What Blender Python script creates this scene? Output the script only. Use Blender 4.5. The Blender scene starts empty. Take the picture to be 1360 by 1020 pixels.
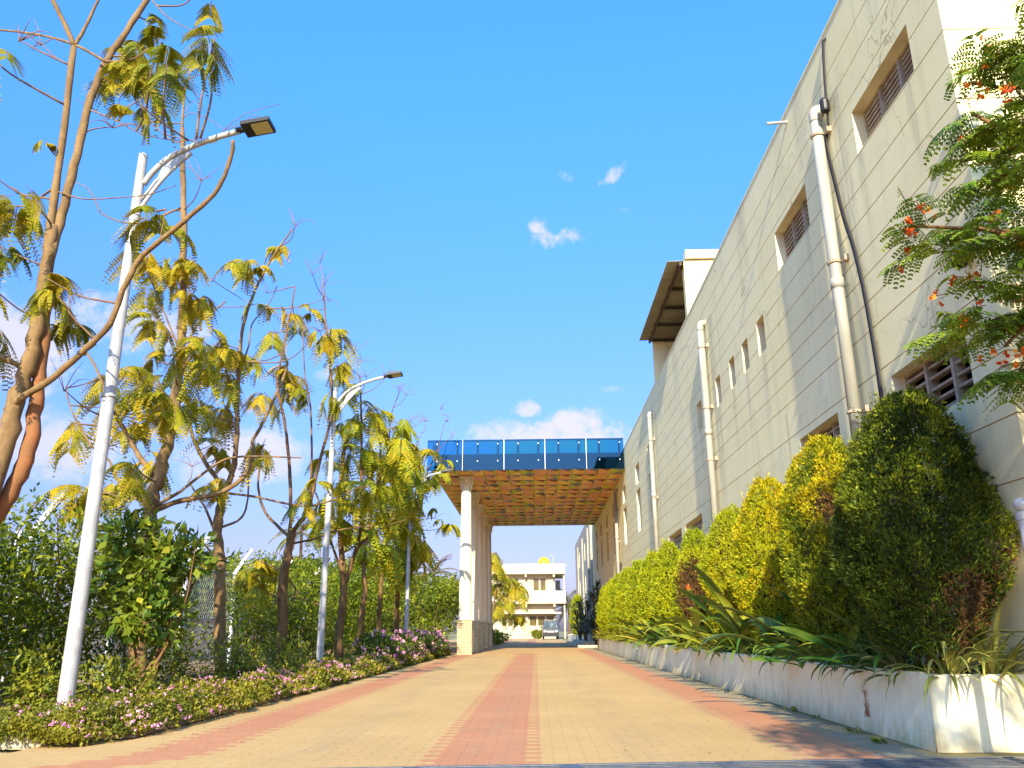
import bpy, math, random
import numpy as np
from mathutils import Vector, Matrix, noise as mnoise

R = math.radians
SC = bpy.context.scene
COL = SC.collection
rng = np.random.default_rng(7)
random.seed(7)

# ------------------------------------------------------------------ camera
FPX, CX, CY, HC = 1080.0, 680.0, 510.0, 0.85
YAW, PITCH, ROLL = R(-1.5077), R(16.904), R(0.4)
_f = np.array([math.sin(YAW)*math.cos(PITCH), math.cos(YAW)*math.cos(PITCH), math.sin(PITCH)])
_r = np.array([math.cos(YAW), -math.sin(YAW), 0.0])
_u = np.cross(_r, _f)
_r2 = _r*math.cos(ROLL) - _u*math.sin(ROLL)
_u2 = _u*math.cos(ROLL) + _r*math.sin(ROLL)
CAM = np.array([0, 0, HC])

def at(px, py, Y):
    """world point on the plane at depth Y that the photo shows at a pixel (used for measuring only)"""
    d = _f + (px-CX)/FPX*_r2 - (py-CY)/FPX*_u2
    return CAM + d*(Y/d[1])

cam = bpy.data.cameras.new('camera')
co = bpy.data.objects.new('camera', cam)
COL.objects.link(co)
M = Matrix(((_r2[0], _u2[0], -_f[0]), (_r2[1], _u2[1], -_f[1]), (_r2[2], _u2[2], -_f[2]))).to_4x4()
M.translation = Vector(CAM)
co.matrix_world = M
cam.sensor_width = 36.0
cam.lens = 36.0*FPX/1360.0
cam.clip_end = 3000.0
SC.camera = co

# ------------------------------------------------------------------ view
SC.view_settings.view_transform = 'Standard'
SC.view_settings.look = 'None'
SC.view_settings.exposure = 2.0
SC.view_settings.gamma = 1.0
SC.cycles.max_bounces = 8
SC.cycles.transparent_max_bounces = 12

# ------------------------------------------------------------------ node helpers
class NT:
    def __init__(s, tree):
        s.t = tree
    def n(s, typ, **kw):
        nd = s.t.nodes.new(typ)
        for k, v in kw.items():
            if k.startswith('i_'):
                key = k[2:]
                key = int(key) if key.isdigit() else key.replace('_', ' ')
                nd.inputs[key].default_value = v
            else:
                setattr(nd, k, v)
        return nd
    def l(s, a, b):
        s.t.links.new(a, b)
    def math(s, op, a, b=None, c=None, clamp=False):
        nd = s.n('ShaderNodeMath', operation=op)
        nd.use_clamp = clamp
        for i, v in enumerate((a, b, c)):
            if v is None: continue
            if isinstance(v, (int, float)): nd.inputs[i].default_value = v
            else: s.l(v, nd.inputs[i])
        return nd.outputs[0]
    def mix(s, fac, a, b, typ='MIX'):
        nd = s.n('ShaderNodeMix', data_type='RGBA', blend_type=typ)
        nd.clamp_factor = True
        for sock, v in ((nd.inputs[0], fac), (nd.inputs[6], a), (nd.inputs[7], b)):
            if isinstance(v, (int, float)): sock.default_value = v
            elif isinstance(v, tuple): sock.default_value = (*v, 1) if len(v) == 3 else v
            else: s.l(v, sock)
        return nd.outputs[2]
    def noise(s, vec, scale, detail=4, rough=0.55, dist=0.0):
        nd = s.n('ShaderNodeTexNoise')
        nd.inputs['Scale'].default_value = scale
        nd.inputs['Detail'].default_value = detail
        nd.inputs['Roughness'].default_value = rough
        nd.inputs['Distortion'].default_value = dist
        if vec is not None: s.l(vec, nd.inputs['Vector'])
        return nd.outputs['Fac']
    def ss(s, v, lo, hi):
        nd = s.n('ShaderNodeMapRange', interpolation_type='SMOOTHSTEP')
        nd.inputs[1].default_value = lo
        nd.inputs[2].default_value = hi
        s.l(v, nd.inputs[0])
        return nd.outputs[0]
    def scaled(s, vec, sx, sy, sz):
        nd = s.n('ShaderNodeVectorMath', operation='MULTIPLY')
        s.l(vec, nd.inputs[0])
        nd.inputs[1].default_value = (sx, sy, sz)
        return nd.outputs[0]
    def bump(s, h, strength, dist=0.01):
        nd = s.n('ShaderNodeBump')
        nd.inputs['Strength'].default_value = strength
        nd.inputs['Distance'].default_value = dist
        s.l(h, nd.inputs['Height'])
        return nd.outputs[0]

def new_mat(name):
    m = bpy.data.materials.new(name)
    m.use_nodes = True
    m.node_tree.nodes.clear()
    t = NT(m.node_tree)
    out = t.n('ShaderNodeOutputMaterial')
    return m, t, out

def principled(t, out, color, rough=0.7, metal=0.0, normal=None, spec=0.3):
    b = t.n('ShaderNodeBsdfPrincipled')
    if isinstance(color, tuple): b.inputs['Base Color'].default_value = (*color, 1)
    else: t.l(color, b.inputs['Base Color'])
    if isinstance(rough, (int, float)): b.inputs['Roughness'].default_value = rough
    else: t.l(rough, b.inputs['Roughness'])
    b.inputs['Metallic'].default_value = metal
    b.inputs['Specular IOR Level'].default_value = spec
    if normal is not None: t.l(normal, b.inputs['Normal'])
    t.l(b.outputs[0], out.inputs[0])
    return b

def surf(name, c1, c2=None, scale=4.0, rough=0.7, metal=0.0, bump=0.0, bscale=40.0, spec=0.3, stretch=(1, 1, 1), lo=0.35, hi=0.65):
    m, t, out = new_mat(name)
    pos = t.n('ShaderNodeNewGeometry').outputs['Position']
    col = c1
    if c2 is not None:
        f = t.ss(t.noise(t.scaled(pos, *stretch), scale, 5, 0.6), lo, hi)
        col = t.mix(f, c1, c2)
    nrm = None
    if bump > 0:
        nrm = t.bump(t.noise(t.scaled(pos, *stretch), bscale, 4, 0.6), bump, 0.02)
    principled(t, out, col, rough, metal, nrm, spec)
    return m

def leaf_mat(name, c1, c2, c3=None, scale=1.5, trans=0.35, rough=0.55, isl=0.35, lo=0.38, hi=0.62):
    m, t, out = new_mat(name)
    g = t.n('ShaderNodeNewGeometry')
    f = t.ss(t.noise(g.outputs['Position'], scale, 3, 0.6), lo, hi)
    col = t.mix(f, c1, c2)
    if c3 is not None:
        f3 = t.ss(g.outputs['Random Per Island'], 1-isl, 1.0)
        col = t.mix(f3, col, c3)
    val = t.math('MULTIPLY_ADD', g.outputs['Random Per Island'], 0.7, 0.65)
    hsv = t.n('ShaderNodeHueSaturation')
    t.l(val, hsv.inputs['Value'])
    t.l(col, hsv.inputs['Color'])
    b = t.n('ShaderNodeBsdfPrincipled')
    t.l(hsv.outputs[0], b.inputs['Base Color'])
    b.inputs['Roughness'].default_value = rough
    b.inputs['Specular IOR Level'].default_value = 0.25
    tr = t.n('ShaderNodeBsdfTranslucent')
    t.l(hsv.outputs[0], tr.inputs['Color'])
    mx = t.n('ShaderNodeMixShader')
    mx.inputs[0].default_value = trans
    t.l(b.outputs[0], mx.inputs[1])
    t.l(tr.outputs[0], mx.inputs[2])
    t.l(mx.outputs[0], out.inputs[0])
    return m

# ------------------------------------------------------------------ mesh helpers
class MB:
    def __init__(s):
        s.v = []; s.f = []; s.mi = []
    def add(s, vs, fs, mi=0):
        o = len(s.v)
        s.v += [tuple(map(float, v)) for v in vs]
        s.f += [tuple(i+o for i in f) for f in fs]
        s.mi += [mi]*len(fs)
    def quad(s, a, b, c, d, mi=0):
        s.add((a, b, c, d), ((0, 1, 2, 3),), mi)
    def box(s, x0, x1, y0, y1, z0, z1, mi=0, bevel=0.0):
        if bevel <= 0:
            s.add([(x0, y0, z0), (x1, y0, z0), (x1, y1, z0), (x0, y1, z0), (x0, y0, z1), (x1, y0, z1), (x1, y1, z1), (x0, y1, z1)],
                  [(0, 3, 2, 1), (4, 5, 6, 7), (0, 1, 5, 4), (1, 2, 6, 5), (2, 3, 7, 6), (3, 0, 4, 7)], mi)
        else:
            b = bevel
            ring = lambda i, z: [(x0+i, y0, z), (x1-i, y0, z), (x1, y0+i, z), (x1, y1-i, z), (x1-i, y1, z), (x0+i, y1, z), (x0, y1-i, z), (x0, y0+i, z)]
            inn = lambda z: [(x0+b, y0+b*.6, z), (x1-b, y0+b*.6, z), (x1-b*.6, y0+b, z), (x1-b*.6, y1-b, z), (x1-b, y1-b*.6, z), (x0+b, y1-b*.6, z), (x0+b*.6, y1-b, z), (x0+b*.6, y0+b, z)]
            vs = inn(z0)+ring(b, z0+b)+ring(b, z1-b)+inn(z1)
            fs = [tuple(reversed(range(8))), tuple(range(24, 32))]
            for k in range(3):
                for i in range(8):
                    j = (i+1) % 8
                    fs.append((k*8+i, k*8+j, k*8+8+j, k*8+8+i))
            s.add(vs, fs, mi)
    def obox(s, c, ax, ay, az, mi=0):
        c, ax, ay, az = map(np.asarray, (c, ax, ay, az))
        vs = [c+i*ax+j*ay+k*az for k in (-1, 1) for j in (-1, 1) for i in (-1, 1)]
        s.add(vs, [(0, 2, 3, 1), (4, 5, 7, 6), (0, 1, 5, 4), (1, 3, 7, 5), (3, 2, 6, 7), (2, 0, 4, 6)], mi)
    def tube(s, pts, rad, n=8, mi=0, cap=True):
        pts = [np.asarray(p, float) for p in pts]
        if isinstance(rad, (int, float)): rad = [rad]*len(pts)
        vs = []; fs = []
        up = None
        for i, p in enumerate(pts):
            t = pts[min(i+1, len(pts)-1)] - pts[max(i-1, 0)]
            t = t/(np.linalg.norm(t)+1e-9)
            if up is None:
                up = np.array([0, 0, 1.0]) if abs(t[2]) < 0.9 else np.array([1.0, 0, 0])
            a = np.cross(up, t); a /= np.linalg.norm(a)+1e-9
            b = np.cross(t, a); up = b
            for k in range(n):
                q = 2*math.pi*k/n
                vs.append(p + rad[i]*(math.cos(q)*a + math.sin(q)*b))
        for i in range(len(pts)-1):
            for k in range(n):
                k2 = (k+1) % n
                fs.append((i*n+k, i*n+k2, i*n+n+k2, i*n+n+k))
        if cap:
            fs.append(tuple(reversed(range(n))))
            fs.append(tuple(range((len(pts)-1)*n, len(pts)*n)))
        s.add(vs, fs, mi)
    def lathe(s, prof, c, n=24, mi=0, flute=0.0, nf=20):
        vs = []; fs = []
        for (r, z) in prof:
            for k in range(n):
                q = 2*math.pi*k/n
                rr = r*(1 - flute*(0.5+0.5*math.cos(nf*q)))
                vs.append((c[0]+rr*math.cos(q), c[1]+rr*math.sin(q), c[2]+z))
        m = len(prof)
        for i in range(m-1):
            for k in range(n):
                k2 = (k+1) % n
                fs.append((i*n+k, i*n+k2, i*n+n+k2, i*n+n+k))
        fs.append(tuple(reversed(range(n)))); fs.append(tuple(range((m-1)*n, m*n)))
        s.add(vs, fs, mi)

BASE = {}
def link(name, me, mats, parent=None, smooth=False):
    if not isinstance(mats, (list, tuple)): mats = [mats]
    for m in mats: me.materials.append(m)
    if smooth:
        me.polygons.foreach_set('use_smooth', [True]*len(me.polygons))
    o = bpy.data.objects.new(name, me)
    COL.objects.link(o)
    if parent is not None:
        o.parent = parent
        b = BASE[parent.name]
        if b.length > 0: me.transform(Matrix.Translation(-b))
        BASE[o.name] = b
    else:
        BASE[o.name] = Vector((0, 0, 0))
    return o
def obj(name, mb, mats, parent=None, smooth=False):
    me = bpy.data.meshes.new(name)
    me.from_pydata(mb.v, [], mb.f)
    if any(mb.mi): me.polygons.foreach_set('material_index', mb.mi)
    me.update()
    return link(name, me, mats, parent, smooth)
def npmesh(name, V, F, mats, parent=None, mi=None, smooth=False):
    V = np.asarray(V, np.float32); F = np.asarray(F, np.int32)
    me = bpy.data.meshes.new(name)
    k = F.shape[1]
    me.vertices.add(len(V)); me.vertices.foreach_set('co', V.ravel())
    me.loops.add(F.size); me.loops.foreach_set('vertex_index', F.ravel())
    me.polygons.add(len(F))
    me.polygons.foreach_set('loop_start', np.arange(0, F.size, k, dtype=np.int32))
    if mi is not None: me.polygons.foreach_set('material_index', np.asarray(mi, np.int32))
    me.update(calc_edges=True)
    me.validate()
    return link(name, me, mats, parent, smooth)
def thing(name, label, cat, loc=(0, 0, 0), group=None):
    o = bpy.data.objects.new(name, None)
    o.empty_display_size = 0.2
    COL.objects.link(o)
    o.location = loc
    o['label'] = label; o['category'] = cat
    if group: o['group'] = group
    BASE[o.name] = Vector(loc)
    return o
def tag(o, label=None, cat=None, group=None, kind=None):
    for k, v in (('label', label), ('category', cat), ('group', group), ('kind', kind)):
        if v: o[k] = v
    return o
def dup(root, loc, label, group=None):
    r = root.copy(); COL.objects.link(r); r.location = loc; r['label'] = label
    if group: r['group'] = group
    for ch in list(root.children):
        c = ch.copy(); COL.objects.link(c); c.parent = r
        for g in ch.children:
            d = g.copy(); COL.objects.link(d); d.parent = c
    return r
def part_dup(root, loc):
    r = root.copy(); COL.objects.link(r); r.location = loc
    for g in root.children:
        d = g.copy(); COL.objects.link(d); d.parent = r
    return r

# ---- many leaves at once: diamonds (base, left, tip, right) with a small fold
def unit(a):
    return a/(np.linalg.norm(a, axis=-1, keepdims=True)+1e-9)
def diamonds(P, D, L, W, fold=0.25, up=None, mid=0.45):
    n = len(P)
    if up is None: up = rng.normal(size=(n, 3))
    D = unit(D)
    S = unit(np.cross(D, up)); N = np.cross(S, D)
    L = np.asarray(L).reshape(-1, 1); W = np.asarray(W).reshape(-1, 1)
    m = P + D*L*mid
    V = np.stack([P, m - S*W*.5 + N*W*fold, P + D*L, m + S*W*.5 + N*W*fold], 1).reshape(-1, 3)
    F = np.arange(n*4).reshape(n, 4)
    return V, F
def join(parts):
    Vs, Fs, o = [], [], 0
    for V, F in parts:
        Vs.append(V); Fs.append(F+o); o += len(V)
    return np.concatenate(Vs), np.concatenate(Fs)

def compound_leaf(base, azim, elev, L, npin=9, nl=9, droop=1.4, pinL=0.34, lw=0.030, twist=0.0, leafk=.185, hang0=(.30, .62)):
    """one bipinnate feather leaf: arching rachis, paired pinnae that hang, each a comb of leaflets"""
    pts = []; p = np.array(base, float); e = elev
    ns = 10
    for i in range(ns+1):
        pts.append(p.copy())
        d = np.array([math.cos(azim)*math.cos(e), math.sin(azim)*math.cos(e), math.sin(e)])
        p = p + d*L/ns
        e -= droop/ns
    pts = np.array(pts)
    rach = []
    PP, DD, LL, WW, UU = [], [], [], [], []
    for k in range(npin):
        s = 0.14 + 0.86*k/(npin-1)
        x = s*ns; i = min(int(x), ns-1); b = pts[i]+(pts[i+1]-pts[i])*(x-i)
        t = unit(pts[i+1]-pts[i])
        side = unit(np.cross(t, [0, 0, 1.0]))
        ln = L*pinL*(0.55+0.9*math.sin(math.pi*min(1, 0.18+0.74*s)))*random.uniform(.85, 1.1)
        for sg in (-1, 1):
            if random.random() < 0.06: continue
            d0 = unit(side*sg*0.9 + t*0.55 + np.array([0, 0, 0.02]))
            q = np.linspace(0.08, 1, nl)
            hang = random.uniform(*hang0)
            pp = b + d0*ln*q[:, None] + np.array([0, 0, -1.0])*(ln*hang*q**2)[:, None]
            dirp = unit(d0 + np.array([0, 0, -1.0])*(2*hang*q)[:, None])
            sd = unit(np.cross(dirp, np.cross(dirp, t)+1e-6))
            nrm = unit(np.cross(dirp, sd))
            for s2 in (-1, 1):
                PP.append(pp); DD.append(sd*s2*0.8 + dirp*0.75 + np.array([0, 0, -.28]))
                LL.append(ln*leafk*(1-0.45*q)*np.random.default_rng(k).uniform(.85, 1.15, nl)); WW.append(np.full(nl, lw)); UU.append(nrm)
    if not PP: return None, pts
    PP, DD, LL, WW, UU = map(np.concatenate, (PP, DD, LL, WW, UU))
    return diamonds(PP, DD, LL, WW, 0.05, UU), pts

def smooth_path(pts, k=4):
    pts = [np.asarray(p, float) for p in pts]
    if len(pts) < 3: return pts
    out = []
    P = [2*pts[0]-pts[1]] + pts + [2*pts[-1]-pts[-2]]
    for i in range(1, len(P)-2):
        for j in range(k):
            t = j/k
            out.append(0.5*((2*P[i]) + (-P[i-1]+P[i+1])*t + (2*P[i-1]-5*P[i]+4*P[i+1]-P[i+2])*t*t + (-P[i-1]+3*P[i]-3*P[i+1]+P[i+2])*t**3))
    out.append(pts[-1])
    return out

# ------------------------------------------------------------------ sun, sky and clouds
SUN_AZ, SUN_EL = 184.6, 27.5
w = bpy.data.worlds.new('World'); SC.world = w; w.use_nodes = True
w.node_tree.nodes.clear()
t = NT(w.node_tree)
sky = t.n('ShaderNodeTexSky', sky_type='NISHITA')
sky.sun_disc = False
sky.sun_elevation = R(SUN_EL); sky.sun_rotation = R(SUN_AZ)
sky.air_density = 1.0; sky.dust_density = 1.6; sky.ozone_density = 2.0
dirv = t.n('ShaderNodeTexCoord').outputs['Generated']
sep = t.n('ShaderNodeSeparateXYZ'); t.l(dirv, sep.inputs[0])
az = t.math('ARCTAN2', sep.outputs[0], sep.outputs[1])
el = t.math('ARCSINE', sep.outputs[2])
n1 = t.noise(dirv, 9.0, 8, 0.60, 0.4)
n2 = t.noise(dirv, 38.0, 7, 0.62, 0.6)
n3 = t.noise(dirv, 110.0, 5, 0.6, 0.4)
nn = t.math('ADD', t.math('MULTIPLY', t.math('SUBTRACT', n1, 0.5), 1.7), t.math('ADD', t.math('MULTIPLY', t.math('SUBTRACT', n2, 0.5), 1.9), t.math('MULTIPLY', t.math('SUBTRACT', n3, 0.5), 0.9)))
mask = None
def cloud(px, py, rx, ry, tilt=0.0, dens=1.0, soft=0.55, amp=1.0):
    global mask
    d = at(px, py, 1.0)-CAM; d = d/np.linalg.norm(d)
    a0, e0 = math.atan2(d[0], d[1]), math.asin(d[2])
    da = t.math('SUBTRACT', az, a0); de = t.math('SUBTRACT', el, e0)
    c, s_ = math.cos(tilt), math.sin(tilt)
    u = t.math('ADD', t.math('MULTIPLY', da, c/rx), t.math('MULTIPLY', de, s_/rx))
    v = t.math('ADD', t.math('MULTIPLY', da, -s_/ry), t.math('MULTIPLY', de, c/ry))
    r2 = t.math('ADD', t.math('MULTIPLY', u, u), t.math('MULTIPLY', v, v))
    f = t.math('ADD', t.math('SUBTRACT', 1.0, r2), t.math('MULTIPLY', nn, amp))
    m = t.math('MULTIPLY', t.ss(f, 0.0, soft), dens)
    mask = m if mask is None else t.math('MAXIMUM', mask, m)
K = 1/1080.0
cloud(735, 588, 122*K, 36*K, 0.03, 0.74, 1.0)
cloud(762, 566, 50*K, 28*K, 0.1, 0.74, 1.0)
cloud(700, 543, 24*K, 14*K, 0, 0.60, 1.0, 1.3)
cloud(668, 580, 60*K, 26*K, 0, 0.68, 1.1)
cloud(816, 231, 33*K, 12*K, 0.5, 0.75, 1.6, 1.7)
cloud(742, 315, 48*K, 16*K, 0.05, 0.75, 1.6, 1.9)
cloud(714, 304, 18*K, 15*K, 0.7, 0.7, 1.5, 1.6)
cloud(752, 236, 16*K, 8*K, -0.5, 0.35, 1.6, 2.0)
cloud(828, 278, 16*K, 6*K, -0.3, 0.22, 1.6, 2.0)
cloud(180, 428, 125*K, 42*K, 0.0, 0.68, 1.2)
cloud(10, 455, 95*K, 62*K, 0.0, 0.68, 1.2)
cloud(330, 605, 110*K, 44*K, 0.1, 0.65, 1.2)
cloud(60, 590, 110*K, 50*K, 0.0, 0.6, 1.3)
cloud(440, 500, 30*K, 10*K, 0.0, 0.3, 1.6, 2)
cloud(815, 517, 22*K, 6*K, 0.0, 0.3, 1.6, 2)
ramp = t.n('ShaderNodeValToRGB'); t.l(t.math('DIVIDE', el, 0.8), ramp.inputs[0])
cr = ramp.color_ramp; cr.interpolation = 'LINEAR'
cr.elements[0].position = 0.0; cr.elements[0].color = (0.235, 0.205, 0.32, 1)
cr.elements[1].position = 1.0; cr.elements[1].color = (0.245, 0.62, 0.99, 1)
for p_, c_ in ((0.13, (0.235, 0.215, 0.34)), (0.48, (0.225, 0.385, 0.72)), (0.80, (0.235, 0.565, 0.94))):
    e_ = cr.elements.new(p_); e_.color = (*c_, 1)
tint = ramp.outputs[0]
skyc = t.mix(1.0, sky.outputs[0], tint, 'MULTIPLY')
col = t.mix(mask, skyc, (1.85, 1.60, 1.58))
bg = t.n('ShaderNodeBackground'); bg.inputs[1].default_value = 0.15
t.l(col, bg.inputs[0])
wo = t.n('ShaderNodeOutputWorld'); t.l(bg.outputs[0], wo.inputs[0])

sl = bpy.data.lights.new('sun', 'SUN'); sl.energy = 2.9; sl.angle = R(0.55); sl.color = (1.0, 0.88, 0.66)
so = bpy.data.objects.new('sun', sl); COL.objects.link(so)
sd = Vector((math.sin(R(SUN_AZ))*math.cos(R(SUN_EL)), math.cos(R(SUN_AZ))*math.cos(R(SUN_EL)), math.sin(R(SUN_EL))))
so.rotation_euler = sd.to_track_quat('Z', 'Y').to_euler()
so.location = (0, -5, 20)

# ------------------------------------------------------------------ materials
def plaster_mat():
    m, t, out = new_mat('cream_plaster')
    pos = t.n('ShaderNodeNewGeometry').outputs['Position']
    big = t.ss(t.noise(pos, 0.55, 5, 0.6), 0.3, 0.7)
    c = t.mix(big, (0.90, 0.785, 0.40), (0.93, 0.835, 0.47))
    streak = t.noise(t.scaled(pos, 3.2, 3.2, 0.22), 1.6, 5, 0.65)
    c = t.mix(t.math('MULTIPLY', t.ss(streak, 0.50, 0.76), 0.40), c, (0.58, 0.51, 0.31))
    bl = t.noise(pos, 2.3, 6, 0.7)
    c = t.mix(t.math('MULTIPLY', t.ss(bl, 0.54, 0.72), 0.38), c, (0.60, 0.53, 0.34))
    sp = t.noise(t.scaled(pos, 1, 1, 0.45), 7.0, 5, 0.75)
    c = t.mix(t.math('MULTIPLY', t.ss(sp, 0.66, 0.76), 0.45), c, (0.46, 0.36, 0.20))
    sp_ = t.n('ShaderNodeSeparateXYZ'); t.l(pos, sp_.inputs[0])
    rag = t.noise(t.scaled(pos, 9, 9, .7), 2.0, 5, .7)
    def drip(y, z0, ln, wd, fac, colr):
        nonlocal c
        dy_ = t.math('ABSOLUTE', t.math('SUBTRACT', t.math('ADD', sp_.outputs[1], t.math('MULTIPLY', t.math('SUBTRACT', rag, .5), wd*.9)), y))
        my = t.math('SUBTRACT', 1.0, t.ss(dy_, wd*.15, wd))
        mz = t.math('MULTIPLY', t.ss(sp_.outputs[2], z0-ln, z0-ln*.2), t.math('LESS_THAN', sp_.outputs[2], z0))
        m_ = t.math('MULTIPLY', t.math('MULTIPLY', my, mz), t.math('MULTIPLY', t.ss(rag, .30, .62), fac))
        c = t.mix(m_, c, colr)
    F_ = lambda y: y*.954
    Z_ = lambda z: .85+(z-.85)*.954
    GREYS, RUSTS = (0.46, 0.42, 0.27), (0.42, 0.26, 0.10)
    drip(F_(8.68), Z_(7.2), 5.5, .22, .75, GREYS); drip(F_(16.2), Z_(7.2), 6.0, .40, .75, GREYS); drip(F_(24.4), Z_(7.3), 5.0, .35, .6, GREYS)
    drip(F_(8.2), Z_(6.05), 1.6, .13, .6, GREYS); drip(F_(6.95), Z_(6.05), 1.2, .10, .6, GREYS); drip(F_(11.3), Z_(6.05), 1.8, .14, .6, GREYS); drip(F_(10.1), Z_(6.05), 1.2, .12, .5, GREYS)
    drip(F_(8.45), Z_(3.85), 1.0, .035, .9, RUSTS); drip(F_(7.2), Z_(3.95), .7, .03, .8, RUSTS); drip(F_(11.8), Z_(3.9), .9, .06, .6, RUSTS)
    for yy_ in (12.6, 13.7, 14.7, 15.9, 17.85): drip(F_(yy_), Z_(5.15), 1.5, .14, .55, GREYS)
    drip(F_(9.9), Z_(8.1), 1.6, .30, .55, GREYS); drip(F_(13.2), Z_(8.1), 1.9, .45, .5, GREYS); drip(F_(20.5), Z_(8.1), 2.4, .6, .5, GREYS); drip(F_(7.4), Z_(8.1), 1.3, .22, .5, GREYS)
    cell = t.n('ShaderNodeCombineXYZ')
    t.l(t.math('FLOOR', t.math('MULTIPLY', sp_.outputs[1], .42)), cell.inputs[0]); t.l(t.math('FLOOR', t.math('MULTIPLY', sp_.outputs[2], 2.8)), cell.inputs[1])
    wn = t.n('ShaderNodeTexWhiteNoise', noise_dimensions='3D'); t.l(cell.outputs[0], wn.inputs[0])
    c = t.mix(t.math('MULTIPLY', wn.outputs[0], .16), c, (0.66, 0.55, 0.32))
    crk = t.n('ShaderNodeTexVoronoi', feature='DISTANCE_TO_EDGE'); crk.inputs['Scale'].default_value = .55
    wv = t.n('ShaderNodeVectorMath', operation='ADD'); t.l(pos, wv.inputs[0])
    nz_ = t.n('ShaderNodeTexNoise'); nz_.inputs['Scale'].default_value = 2.2; nz_.inputs['Detail'].default_value = 6; t.l(pos, nz_.inputs['Vector']); t.l(nz_.outputs['Color'], wv.inputs[1]); t.l(wv.outputs[0], crk.inputs['Vector'])
    ck = t.math('MULTIPLY', t.math('LESS_THAN', crk.outputs[0], .0045), t.ss(t.noise(pos, .9, 4, .6), .50, .60))
    c = t.mix(t.math('MULTIPLY', ck, .55), c, (0.30, 0.22, 0.11))
    gr = t.noise(pos, 130, 3, 0.6)
    nrm = t.bump(t.math('ADD', gr, t.math('MULTIPLY', bl, 1.5)), 0.22, 0.012)
    principled(t, out, c, 0.88, 0, nrm, 0.15)
    return m
PLASTER = plaster_mat()
GROOVE = surf('groove_dirt', (0.58, 0.43, 0.20), (0.68, 0.53, 0.27), 3, 0.9)
REVEAL = surf('window_reveal_paint', (0.74, 0.64, 0.40), (0.62, 0.52, 0.30), 3, 0.85, bump=.1, bscale=80)
LOUVRE = surf('louvre_concrete', (0.40, 0.32, 0.22), (0.28, 0.21, 0.14), 6, 0.85)
PIPE = surf('grey_pvc_pipe', (0.36, 0.35, 0.29), (0.26, 0.25, 0.20), 3, 0.45, stretch=(1, 1, .3))
CABLE = surf('black_cable', (0.02, 0.02, 0.022), rough=0.5)
WHITEP = surf('white_wall_paint', (0.52, 0.45, 0.32), (0.46, 0.40, 0.28), 1.2, 0.85)
BRIGHT = surf('cream_wall_paint', (0.46, 0.39, 0.26), (0.40, 0.33, 0.22), 1.0, 0.85)
LAMPW = surf('white_pole_paint', (0.38, 0.38, 0.37), (0.29, 0.29, 0.28), 6, 0.36, spec=.5)
BLACK = surf('black_lamp_housing', (0.018, 0.018, 0.02), rough=0.45)
LED = surf('lamp_lens', (0.42, 0.36, 0.16), (0.50, 0.44, 0.22), 30, 0.35)
SHEET = surf('roof_sheet', (0.34, 0.30, 0.20), (0.26, 0.22, 0.14), 2, 0.6)
BEAM = surf('roof_beam', (0.09, 0.06, 0.05), rough=0.7)
ALU = surf('aluminium', (0.50, 0.52, 0.56), rough=0.35, metal=0.7)
NAVY = surf('slab_edge', (0.028, 0.032, 0.04), (0.018, 0.022, 0.03), 2, 0.7)
DARKP = surf('dark_post', (0.015, 0.03, 0.05), rough=0.4)
STONE = surf('cut_stone', (0.52, 0.42, 0.25), (0.41, 0.32, 0.18), 5, 0.85, bump=.3, bscale=45)
JOINT = surf('stone_joint', (0.20, 0.15, 0.08), rough=0.9)
COLP = surf('column_paint', (0.74, 0.66, 0.49), (0.66, 0.58, 0.41), 2.0, 0.7, stretch=(1, 1, .2))
SOIL = surf('bed_soil', (0.26, 0.14, 0.06), (0.32, 0.19, 0.09), 5, 0.95, bump=.5, bscale=25)
GROUND = surf('dry_ground', (0.26, 0.19, 0.10), (0.14, 0.16, 0.06), 0.4, 0.95, bump=.3, bscale=8)
KERB = surf('kerb_concrete', (0.58, 0.50, 0.33), (0.46, 0.39, 0.25), 4, 0.9, bump=.2, bscale=50)
STEEL = surf('grate_steel', (0.10, 0.13, 0.16), (0.17, 0.17, 0.17), 9, 0.5, metal=0.6, bump=.1)
DARK = surf('unlit_depth_black', (0.010, 0.009, 0.008), rough=0.9)  # darkness put into the colour for unlit depths
CHAIN = surf('galvanised_wire', (0.55, 0.56, 0.56), rough=0.5, metal=0.3)
POSTC = surf('fence_post_paint', (0.66, 0.66, 0.66), (0.52, 0.53, 0.54), 5, 0.6)
BWALL = surf('boundary_plaster', (0.66, 0.54, 0.44), (0.52, 0.42, 0.33), 1.2, 0.9)
ROCK = surf('rubble', (0.30, 0.25, 0.19), (0.20, 0.16, 0.11), 6, 0.95, bump=.4)

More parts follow.
